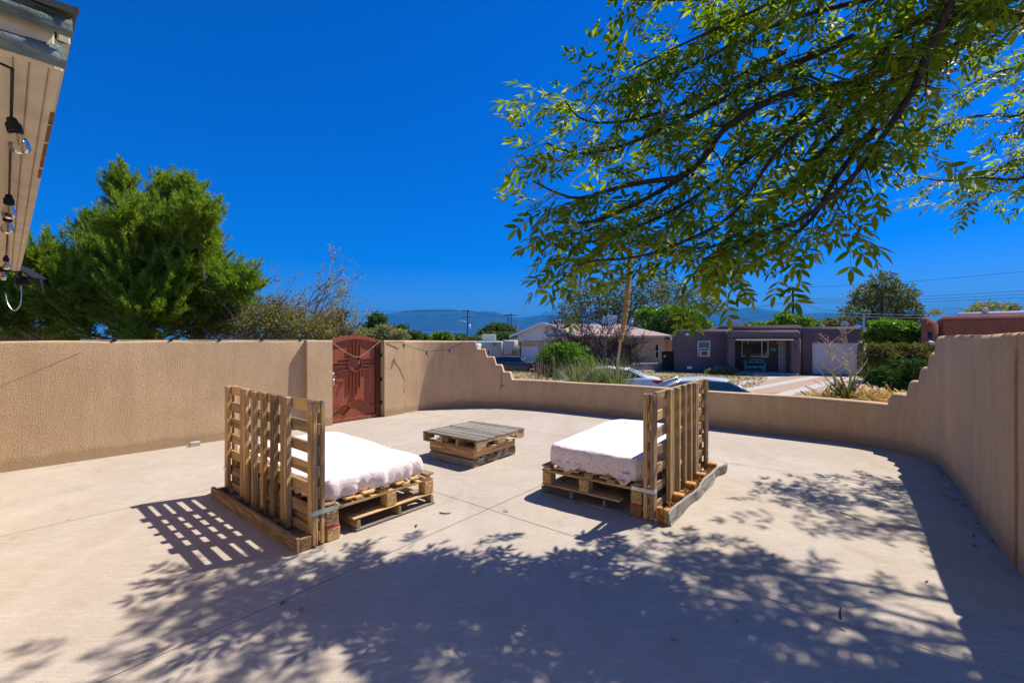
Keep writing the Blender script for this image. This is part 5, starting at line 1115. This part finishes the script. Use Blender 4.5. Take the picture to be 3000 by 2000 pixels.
for k in range(10): w1_ = fr.L / 10; fbox(fe, fo, fr, 'board', M_RUSTY, k * w1_ + .008, (k + 1) * w1_ - .008, 0, .03, -.14, 1.92 + .02 * (k % 3))
# ---- red brown house at the right
rA, rB = P(2700, 990, 24), P(3300, 990, 19.5); rf = Facade(rA, rB); ro = rf.p(0, 0, -.9); rh = empty('red_house', ro, 0, 'red brown adobe house with rounded parapet behind the tall stepped wall', 'house')
def rb_(nm, t0, t1, w0, w1, z0, z1, r=.25):
    m = MB(); rblock(m, rf, t0, t1, w0, w1, z0, z1, r); m.v = [tuple(Vector(v) - ro) for v in m.v]; return m.build(nm, M_REDH, rh, smooth=40)
rb_('main_block', rf.t(2745), rf.L + 6, -8, 0, -1, rf.z(2760, 926)); rb_('corner_buttress', rf.t(2706, .5), rf.t(2750, .5), -3, .5, -1, rf.z(2725, 935, .5)); rb_('rear_block', rf.t(2698, -.6), rf.t(2730, -.6), -8, -.6, -1, rf.z(2715, 928, -.6))
fbox(rh, ro, rf, 'dark_opening', M_BLACK, rf.t(2718, .5), rf.t(2730, .5), .49, .52, -.8, rf.z(2725, 972, .5)); fbox(rh, ro, rf, 'beam_end', M_RUSTY, rf.t(2707, .5), rf.t(2717, .5), .5, .8, rf.z(2710, 957, .5), rf.z(2710, 950, .5))
m = MB(); m.box((0, 0, .12), (5, 2.4, .35), rf.rz, .15); o = m.build('roof_hump', M_WHITEH, rh, smooth=40); o.location = rf.p(rf.t(2985, -4), -4, rf.z(2760, 926) + .0) - ro
b_ = rf.p(rf.t(2887, -3), -3, rf.z(2760, 926) - .05); m = MB(); m.tube([(0, 0, 0), (0, 0, .45)], .06, 8); m.lathe([(.10, .42), (.12, .5), (.10, .55), (.03, .57)], (0, 0, 0), 10); o = m.build('roof_vent', M_OFFW, label='small pale capped vent on the red house roof', cat='vent'); o.location = b_
b_ = rf.p(rf.t(2727, 1.4), 1.4, 0); b_.z = EYE - (1005 - CY) / F * b_.y; wl = empty('wall_lamp', b_, 0, 'white glass lamp by the corner of the red house', 'lamp'); m = MB(); m.lathe([(.02, -.12), (.14, -.08), (.16, 0), (.12, .08), (.03, .11)], (0, 0, 0), 14); m.build('globe', M_WHITE, wl, smooth=40); m = MB(); m.tube([(0, 0, .1), (.0, .1, .2), (0.2, .9, .2)], .025, 6); m.build('bracket', M_BLACK, wl)
# far apartment block between gable and elm
ab = P(1642, 944, 240); ap = empty('distant_building', (ab.x, 240, -4), 0, 'distant pale multi storey building on the skyline by the tan gable', 'building'); top = EYE + (995 - 936) / F * 240 + 4
m = MB(); m.box((0, 5, top / 2), (7.5, 10, top), 0, .1); m.build('wall', M_WHITEH, ap)
for i in range(6):
    m = MB(); m.box((-3.1 + 1.24 * i, -.06, top - 2.6), (.5, .1, 4.4)); m.build('window', M_GLASS, ap)

# ================================================================== cars
def car(name, label, loc, rz, paint, H=1.46, L=4.75, W=1.8, boxy=False, glass=None, plate=True):
    """local x forward, z up; built as lofted body, glass house, roof, pillars, wheels, lights"""
    c = empty(name, loc, rz, label, 'car'); h = L / 2
    if boxy: st = [(-h, .42, .66, .80), (-h + .12, .24, .70, .96), (-h + .7, .2, .74, 1.0), (-1.35, .2, .76, 1.01), (0, .2, .77, .98), (1.05, .2, .76, .97), (h - .5, .22, .72, .92), (h - .08, .26, .68, .84), (h, .42, .62, .74)]
    else: st = [(-h, .45, .62, .80), (-h + .10, .27, .72, 1.00), (-h + .35, .22, .78, 1.06), (-1.45, .2, .84, 1.06), (-.6, .2, .86, 1.00), (.4, .2, .86, .97), (1.15, .2, .85, .96), (1.7, .22, .80, .88), (h - .25, .24, .70, .78), (h - .05, .30, .58, .68), (h, .40, .50, .58)]
    rows = []
    for i, (x_, zb, ww, zt) in enumerate(st):
        w_ = W / 2 * (ww / max(s_[2] for s_ in st)) ; zm = zb + (zt - zb) * .55
        rows.append([(x_, y_ * w_, z_) for y_, z_ in ((-.80, zb), (-.97, zb + .08), (-1.0, zm), (-.97, zt - .09), (-.90, zt - .015), (-.5, zt + .012), (0, zt + .018), (.5, zt + .012), (.90, zt - .015), (.97, zt - .09), (1.0, zm), (.97, zb + .08), (.80, zb))])
    R2 = []
    for a, b in zip(rows, rows[1:]):
        R2.append(a); R2.append([tuple((p + q) / 2 for p, q in zip(u, v)) for u, v in zip(a, b)])
    R2.append(rows[-1]); m = MB(); m.grid(R2, True); m.f += [tuple(range(13)), tuple(range((len(R2) - 1) * 13, len(R2) * 13))[::-1]]
    bd = m.build('body', paint, c, smooth=38, fix=True)
    if boxy: gh = [(-1.45, .98, .70, 0), (-1.30, H - .03, .60, 1), (-.5, H, .62, 1), (.45, H - .03, .60, 1), (1.0, .96, .72, 0)]
    else: gh = [(-1.75, 1.02, .70, 0), (-.95, H - .06, .56, 1), (-.2, H, .60, 1), (.35, H - .04, .58, 1), (1.25, .94, .74, 0)]
    zb = .94; g = glass or M_GLASS
    m = MB(); k = gh; yb = W / 2 * .86
    lowy = [yb * .86, yb * .97, yb, yb * .98, yb * .86]
    pts_t = [(x_, ww * W / 1.8, z_ - .02) for x_, z_, ww, t in k]
    ring = []
    for sg in (-1, 1):
        m2 = [(k[0][0], sg * lowy[0], k[0][1])] + [(x_, sg * y_, z_) for x_, y_, z_ in pts_t[1:4]] + [(k[4][0], sg * lowy[4], k[4][1] - .0)]
        low = [(k[0][0], sg * lowy[0], zb), (k[1][0] * 1.0, sg * lowy[1], zb), (k[2][0], sg * lowy[2], zb), (k[3][0], sg * lowy[3], zb), (k[4][0], sg * lowy[4], zb)]
        m.add(low + m2, [(i, i + 1, 6 + i, 5 + i) for i in range(4)])
        if sg < 0: A_ = m2
        else: B_ = m2
    gl_ = m.build('side_glass', g, c, fix=True)
    m = MB(); m.add([A_[0], B_[0], B_[1], A_[1]], [(0, 1, 2, 3)]); m.build('rear_window', g, c)
    m = MB(); m.add([A_[3], B_[3], B_[4], A_[4]], [(0, 1, 2, 3)]); m.build('windscreen', g, c)
    m = MB(); rows = []
    for i in (1, 2, 3):
        a, b = Vector(A_[i]), Vector(B_[i]); ex = {1: -.06, 2: 0, 3: .05}[i]
        rows.append([a + Vector((ex, -.02, -.03)), a + Vector((ex, .03, .022)), a.lerp(b, .25) + Vector((ex * 1.4, 0, .038)), a.lerp(b, .5) + Vector((ex * 1.6, 0, .045)), a.lerp(b, .75) + Vector((ex * 1.4, 0, .038)), b + Vector((ex, -.03, .022)), b + Vector((ex, .02, -.03))])
    m.grid(rows); m.build('roof', paint, c, smooth=60)
    for R_ in (A_, B_):
        for i, j, wd in ((0, 1, .06), (3, 4, .035)):
            a, b = Vector(R_[i]), Vector(R_[j]); m = MB(); m.tube([a, a.lerp(b, .5) + Vector((0, 0, .012)), b], [wd, wd * .8, wd], 6); m.build('pillar', paint, c, smooth=True)
        a = Vector(R_[2]); m = MB(); m.tube([(a.x - .15, a.y * 1.0, a.z), (a.x - .15, math.copysign(yb * .985, a.y), zb)], .03, 5); m.build('pillar', M_BLACK, c)
    for x_ in (-h + .98, h - .92):
        for sg in (-1, 1):
            wh = empty('wheel', (x_, sg * (W / 2 - .09), .32), 0, parent=c); q = Matrix.Rotation(R(90), 4, 'X')
            m = MB(); m.lathe([(.2, -.1), (.30, -.1), (.32, -.06), (.32, .06), (.30, .1), (.2, .1)], (0, 0, 0), 20, q); m.build('tyre', M_BLACK, wh, smooth=40)
            m = MB(); m.lathe([(.03, -.095), (.19, -.105), (.215, -.08), (.215, .08), (.19, .105), (.03, .095)], (0, 0, 0), 20, q); m.build('rim', M_CHROME, wh, smooth=40)
            m = MB(); m.lathe([(.10, -.01), (.335, -.01), (.345, .0), (.10, .0)], (x_, sg * (W / 2 + .004), .36), 20, q); m.build('wheel_arch', M_BLACK, bd)
    for sg in (-1, 1):
        if boxy: m = MB(); m.box((-h + .01, sg * .5, .72), (.06, .5, .14), 0, .01)
        else:
            m = MB(); m.grid([[(-h - .012 - dx, sg * W * .30, z_) for z_, dx in ((.74, .0), (.86, .0), (.95, -.03))], [(-h - .006, sg * W * .368, z_) for z_ in (.73, .87, .965)], [(-h + .10, sg * W * .428, z_) for z_ in (.76, .89, .985)], [(-h + .30, sg * W * .462, z_) for z_ in (.85, .92, .99)], [(-h + .46, sg * W * .474, z_) for z_ in (.93, .96, .985)]])
        m.build('tail_light', M_RED, c, fix=True)
        m = MB(); m.box((h - .10, sg * .62, .64), (.2, .34, .13), 0, .04); m.build('headlight', M_OFFW, c)
        m = MB(); m.box((.85, sg * (W / 2 + .05), 1.0), (.1, .16, .12), 0, .03); m.build('mirror', paint, c)
    m = MB(); m.box((-h + .02, 0, .45), (.12, W * .86, .22), 0, .05); m.build('bumper', paint if not boxy else M_CHROME, c)
    m = MB(); m.box((-h - .012, 0, .80), (.012, .31, .155), 0, .003); m.build('number_plate', M_OFFW, c)
    return c
M_CARW = plain('white_car_paint', (.80, .81, .82), .18, .02, 2, 0, 0, 60, .6); M_CARG = plain('dark_grey_car_paint', (.085, .082, .088), .2, .05, 2, .3, 0, 60, .6); M_CARS = plain('silver_white_car_paint', (.62, .66, .68), .18, .02, 2, .2, 0, 60, .6)
street_rz = math.atan2(EV.y, EV.x)
zc = -1.05
c1r = P(1938, 1110, 19.0)                              # rear of the white saloon
fwd = -Vector((EV.x, EV.y, 0))
car('parked_car', 'white saloon car with a red tail lamp parked across the street', Vector((c1r.x, c1r.y, zc)) + fwd * 2.35, street_rz + math.pi, M_CARW)
c2 = P(2085, 1108, 13.9); car('parked_car', 'silver white car with tinted windscreen parked just beyond the low wall', (c2.x, c2.y, zc), street_rz, M_CARS, 1.47, 4.7, 1.8, False, glassy('teal_tinted_glass', (.02, .10, .13)))
c3 = G(1507, 1094, -1.12); car('old_car', 'old dark grey square bodied saloon in the tan house driveway', c3, R(-12), M_CARG, 1.40, 5.0, 1.8, True)
# bin, hoop
bi = G(1957, 1084, -.88); bn_ = empty('wheelie_bin', bi, pf.rz, 'black wheeled rubbish bin against the purple house', 'bin')
m = MB(); m.grid([[(x_ * s_, y_ * s_, z_) for x_, y_ in ((-.5, -.42), (.5, -.42), (.5, .42), (-.5, .42))] for z_, s_ in ((.02, .8), (1.45, 1.0))], True); m.f += [(3, 2, 1, 0), (4, 5, 6, 7)]; m.build('tub', M_BLACK, bn_, fix=True)
m = MB(); m.box((0, 0, 1.5), (1.08, .95, .08), 0, .03); m.build('lid', M_BLACK, bn_); m = MB(); m.lathe([(.02, -.01), (.09, -.008), (.09, .008), (.02, .01)], (-.25, -.425, 1.15), 12, Matrix.Rotation(R(90), 4, 'X')); m.build('round_sticker', M_OFFW, bn_)
hp0 = G(1524, 1070, -1.08); hoop = empty('basketball_hoop', hp0, 0, 'basketball hoop with clear backboard on a black pole at the driveway', 'basketball hoop'); dh = hp0.y; pxm = dh / F
m = MB(); m.tube([(0, 0, 0), (0, 0, 2.0), (-.05, -.1, 2.35)], .07, 8); m.build('pole', M_BLACK, hoop)
bz0, bz1 = EYE - (1014 - CY) / F * dh - hp0.z, EYE - (990 - CY) / F * dh - hp0.z; bx0, bx1 = -20 * pxm, 9 * pxm
for a in ((bx0, bx1, bz0, bz0 + .06), (bx0, bx1, bz1 - .06, bz1), (bx0, bx0 + .06, bz0 + .061, bz1 - .061), (bx1 - .06, bx1, bz0 + .061, bz1 - .061)):
    m = MB(); m.box(((a[0] + a[1]) / 2, -.35, (a[2] + a[3]) / 2), (a[1] - a[0], .05, a[3] - a[2])); m.build('backboard_frame', M_OFFW, hoop)
m = MB(); m.box(((bx0 + bx1) / 2, -.35, (bz0 + bz1) / 2), (bx1 - bx0 - .12, .02, bz1 - bz0 - .12)); m.build('backboard', M_BULB, hoop)
rc = ((bx0 + bx1) / 2 - .05, -.65, bz0 + .1); m = MB(); m.tube([(rc[0] + .24 * math.cos(a), rc[1] + .24 * math.sin(a), rc[2]) for a in [2 * math.pi * k / 16 for k in range(17)]], .025, 5); m.build('rim', M_ORANGE, hoop)
m = MB()
for k in range(12):
    a = 2 * math.pi * k / 12; m.tube([(rc[0] + .24 * math.cos(a), rc[1] + .24 * math.sin(a), rc[2]), (rc[0] + .14 * math.cos(a + .5), rc[1] + .14 * math.sin(a + .5), rc[2] - .42)], .012, 3)
m.build('net', M_WHITE, hoop)
m = MB(); m.tube([(0, 0, 2.1), (0, -.33, bz0 + .3)], .04, 6); m.tube([(0, 0, 1.7), (0, -.33, bz1 - .2)], .03, 6); m.build('brace', M_BLACK, hoop)

# ================================================================== poles, wires, mountains
M_POLE = plain('dark_utility_pole', (.07, .05, .04), .9, .3, 3)
POLES = {}
def upole(px, pytop, d, label, arms=(1.0,), extra=False, r=.16, gz=-2.0):
    b_ = Vector(((px - CX) / F * d, d, gz)); H_ = EYE - (pytop - CY) / F * d - gz
    u = empty('utility_pole', b_, 0, label, 'utility pole', 'utility poles'); m = MB(); m.tube([(0, 0, 0), (0, 0, H_)], [r, r * .7], 8); m.build('mast', M_POLE, u)
    for k, a in enumerate(arms):
        z_ = H_ - .35 - 1.5 * k; m = MB(); m.box((0, -.16, z_), (2.6 * a, .12, .14), .25); m.build('crossarm', M_POLE, u)
        for x_ in (-1.2 * a, -.6 * a, .6 * a, 1.2 * a): m = MB(); m.lathe([(.05, 0), (.08, .05), (.05, .12), (.07, .17), (.02, .24)], (x_, -.16 + x_ * .25, z_ + .07), 8); m.build('insulator', M_OFFW, u)
    if extra:
        m = MB(); m.tube([(0, 0, H_ - 3.2), (-1.2, 0, H_ - 2.7), (-1.8, 0, H_ - 2.7)], .05, 5); m.box((-2.1, 0, H_ - 2.7), (.6, .2, .12), 0, .03); m.build('street_lamp_arm', M_GALV, u)
        m = MB(); m.lathe([(.05, -.5), (.28, -.48), (.28, .35), (.2, .42), (.05, .45)], (.5, -.1, H_ - 4.2), 10); m.build('transformer', M_GALV, u)
    POLES[px] = b_ + Vector((0, 0, H_)); return u
upole(1370, 907, 110, 'dark utility pole with street lamp arm before the flat topped mountain', (1.1, 1.2), True)
upole(1489, 921, 135, 'left one of the twin utility poles behind the pale blue house', (1.5,)); upole(1498, 919, 130, 'right one of the twin utility poles behind the pale blue house', (1.6,))
upole(2323, 842, 62, 'tall dark utility pole behind the purple house roof', (), False, .2, -1.2); upole(2949, 887, 75, 'short dark pole above the red house roof', (), False, .15)
upole(1589, 935, 90, 'thin pole stub above the tan gable peak', (), False, .06); upole(801, 868, 40, 'dark red brown pole behind the half bare tree', (), False, .12)
wires = [((500, 905, 150), (1370, 914, 110)), ((560, 890, 150), (1370, 909, 110)), ((980, 945, 100), (1370, 951, 109)), ((1040, 966, 90), (1370, 970, 109)), ((600, 968, 60), (1230, 982, 60)), ((1370, 914, 110), (1498, 923, 130)), ((1370, 909, 110), (1700, 960, 200)), ((1498, 940, 130), (1560, 965, 90)),
         ((2170, 868, 62), (2323, 843, 62)), ((2323, 843, 62), (3100, 785, 50)), ((2170, 905, 62), (2323, 880, 62)), ((2120, 910, 62), (2323, 885, 62)), ((2330, 876, 62), (3100, 845, 50)), ((2330, 882, 62), (3100, 856, 50)), ((2330, 888, 62), (3100, 866, 50)), ((2335, 873, 62), (2470, 935, 45)), ((2332, 885, 62), (2560, 925, 40)), ((2332, 890, 62), (2420, 950, 40)), ((2290, 915, 50), (2320, 878, 62)), ((2150, 940, 62), (2320, 912, 62)), ((2440, 916, 35), (3050, 914, 35)), ((2440, 925, 35), (3050, 922, 35))]
for k, (a, b) in enumerate(wires):
    a, b = P(*a), P(*b); n_ = 10; pts = [a.lerp(b, i / n_) + Vector((0, 0, -.012 * (b - a).length * math.sin(math.pi * i / n_))) for i in range(n_ + 1)]
    m = MB(); m.tube(pts, .016 * max(1.0, a.y / 60) + .004, 4); lf = a.x < 5
    m.build('power_line', M_GALV if k in (0, 2, 3, 4, 20, 21) else M_CABLE, label='thin power line crossing the sky before the mountains' if lf else 'thin power line running from the tall pole behind the purple house', cat='power line', group='power lines toward the mountain' if lf else 'power lines over the purple house')
ridge = [(560, 996), (800, 992), (930, 985), (1000, 975), (1030, 962), (1065, 947), (1100, 930), (1135, 918), (1180, 914), (1215, 908), (1240, 906), (1280, 906), (1330, 907), (1345, 911), (1400, 913), (1450, 913), (1470, 921), (1500, 929), (1520, 931), (1545, 929), (1560, 926), (1600, 922), (1625, 926), (1650, 919), (1690, 922), (1740, 930), (1800, 932), (1900, 927), (2000, 922), (2100, 912), (2160, 905), (2200, 903), (2240, 907), (2270, 910), (2330, 913), (2360, 919), (2400, 916), (2450, 918), (2500, 926), (2600, 938), (2700, 952), (2900, 980), (3100, 992)]
rows = []; NR = 14
cols = []
for (x0, y0), (x1, y1) in zip(ridge, ridge[1:]):
    nn = max(1, int((x1 - x0) / 8))
    for k in range(nn): cols.append((x0 + (x1 - x0) * k / nn, y0 + (y1 - y0) * k / nn + rnd.uniform(-.6, .6)))
cols.append(ridge[-1])
for j in range(NR + 1):
    t = j / NR; row = []
    for i, (x_, y_) in enumerate(cols):
        d = 12000 - 3500 * t + 260 * math.sin(x_ * .045 + t * 3) * t * (1 - t) * 4 + 160 * math.sin(x_ * .13 + 2 + t * 5) * t * (1 - t) * 4
        top = (995 - y_) / F * 12000
        z_ = top * (1 - t) ** 1.25 * (1 + .10 * math.sin(x_ * .08 + t * 4) * (t > 0) * (1 - t)) - 12 * t; X_ = (x_ - CX) / F * 12000
        row.append((X_, d, EYE + z_))
    rows.append(row)
back = [(p[0], p[1] + 2500, -12) for p in rows[0]]
m = MB(); m.grid([back] + rows); m.build('mountains', plain('mountain_scrub', (.012, .026, .03), .95, .35, .004), smooth=True, fix=True, kind='structure')

# ================================================================== small things on the patio
def litter(px, py, L, mat, name, label, group, cat='leaf'):
    q = G(px, py); V, Fc = scatter(LEAF6, LEAF6F, np.array([(0., 0, .006)]), np.array([(rnd.uniform(-1, 1), rnd.uniform(-1, 1), .1)]), [L], np.array([(0, .2, 1.)])); o = link(bpy.data.objects.new(name, npmesh(name, V, Fc, mat))); o.location = q; tag(o, label, cat, group)
for px, py in ((835, 1759), (1219, 1536), (1490, 1500)): litter(px, py, .07, M_GLEAF, 'fallen_leaf', 'small green leaf fallen on the patio concrete', 'fallen green leaves')
for px, py in ((956, 1611), (205, 1520), (883, 1779), (2076, 1604), (2160, 1817), (2455, 1837), (2600, 1560), (2690, 1610), (2720, 1700), (2560, 1730), (2820, 1640), (2240, 1335), (2210, 1340), (1750, 1640), (1962, 1870)): litter(px, py, rnd.uniform(.035, .06), M_DRYLEAF, 'fallen_leaf', 'small dry brown leaf lying on the patio concrete', 'fallen brown leaves')
for pts, lab in (([(1288, 1503), (1305, 1506), (1320, 1504)], 'short dark twig lying near the daybed foot'), ([(2460, 1502), (2480, 1508), (2500, 1515), (2508, 1522)], 'thin curved twig lying on sunlit concrete by the leaf shadow'), ([(2463, 1813), (2461, 1795), (2463, 1782)], 'short twig standing across the slab joint')):
    m = MB(); m.tube([G(*p) + Vector((0, 0, .008)) for p in pts], [.006, .005, .004, .003][:len(pts)], 5); m.build('twig', M_BARK, label=lab, cat='twig')
q = lwall(566, -.10, 0); m = MB(); m.box((0, 0, .03), (.13, .08, .06), .8, .008, .004); o = m.build('brick_piece', M_KERB, label='small tan brick piece against the straight stucco wall', cat='stone'); o.location = q
for px, py, lab in ((2186, 1259, 'white broken stone at the foot of the low curved wall'), (2225, 1261, 'flat white stone beside the broken one under the low wall')):
    q = G(px, py); m = MB(); m.box((0, 0, .025), (.11, .07, .05), .3, .015, .008); o = m.build('white_stone', M_WHITE, label=lab, cat='stone'); o.location = q
q = nr.random((260, 1)); s_ = (arc[-1] * (.52 + .46 * q[:, 0])); ii = [min(len(cpath) - 1, int(np.searchsorted(arc, x_))) for x_ in s_]
pp = np.array([tuple(cpath[k]) for k in ii]); cvec = np.array((0, 4.5, 0)); inw = cvec - pp; inw /= np.linalg.norm(inw, axis=1, keepdims=True); pp = pp + inw * (nr.random((260, 1)) ** 2 * .22 + .015); pp[:, 2] = .006
V, Fc = scatter(LEAF6, LEAF6F, pp, nr.normal(size=(260, 3)) * np.array((1, 1, .15)), nr.uniform(.02, .05, 260), np.array([(0, 0, 1.)]) + nr.normal(size=(260, 3)) * .3); o = link(bpy.data.objects.new('leaf_litter', npmesh('leaf_litter', V, Fc, M_DRYLEAF))); tag(o, 'dry leaf litter gathered along the foot of the curved wall', 'leaf litter', kind='stuff')
gt = G(0, 1490); n = 40; u = unit(n) * .6; u[:, 2] = np.abs(u[:, 2]) + .5; tv = np.array([(0, .01, 0), (0, -.01, 0), (.6, -.008, -.03), (1, 0, -.14), (.6, .008, -.03)])
V, Fc = scatter(tv[[0, 1, 2, 4]], np.array([(0, 1, 2, 3)]), np.zeros((n, 3)), u, nr.uniform(.15, .3, n)); o = link(bpy.data.objects.new('grass_tuft', npmesh('grass_tuft', V, Fc, M_SILVER))); o.location = gt + Vector((-.12, 0, 0)); tag(o, 'thin green grass tuft growing at the patio edge', 'grass')

# ================================================================== air
mv = bpy.data.materials.new('thin_air'); mv.use_nodes = True; N = NT(mv); N.n.clear(); pv = N.new('VolumePrincipled'); pv.inputs['Color'].default_value = (.012, .30, .74, 1); pv.inputs['Density'].default_value = 1.0e-4; pv.inputs['Anisotropy'].default_value = .0
oo = N.new('OutputMaterial'); N.l(pv.outputs[0], oo.inputs['Volume'])
m = MB(); m.box((0, 7000, 500), (42000, 24000, 1060)); m.build('haze', mv, kind='stuff')
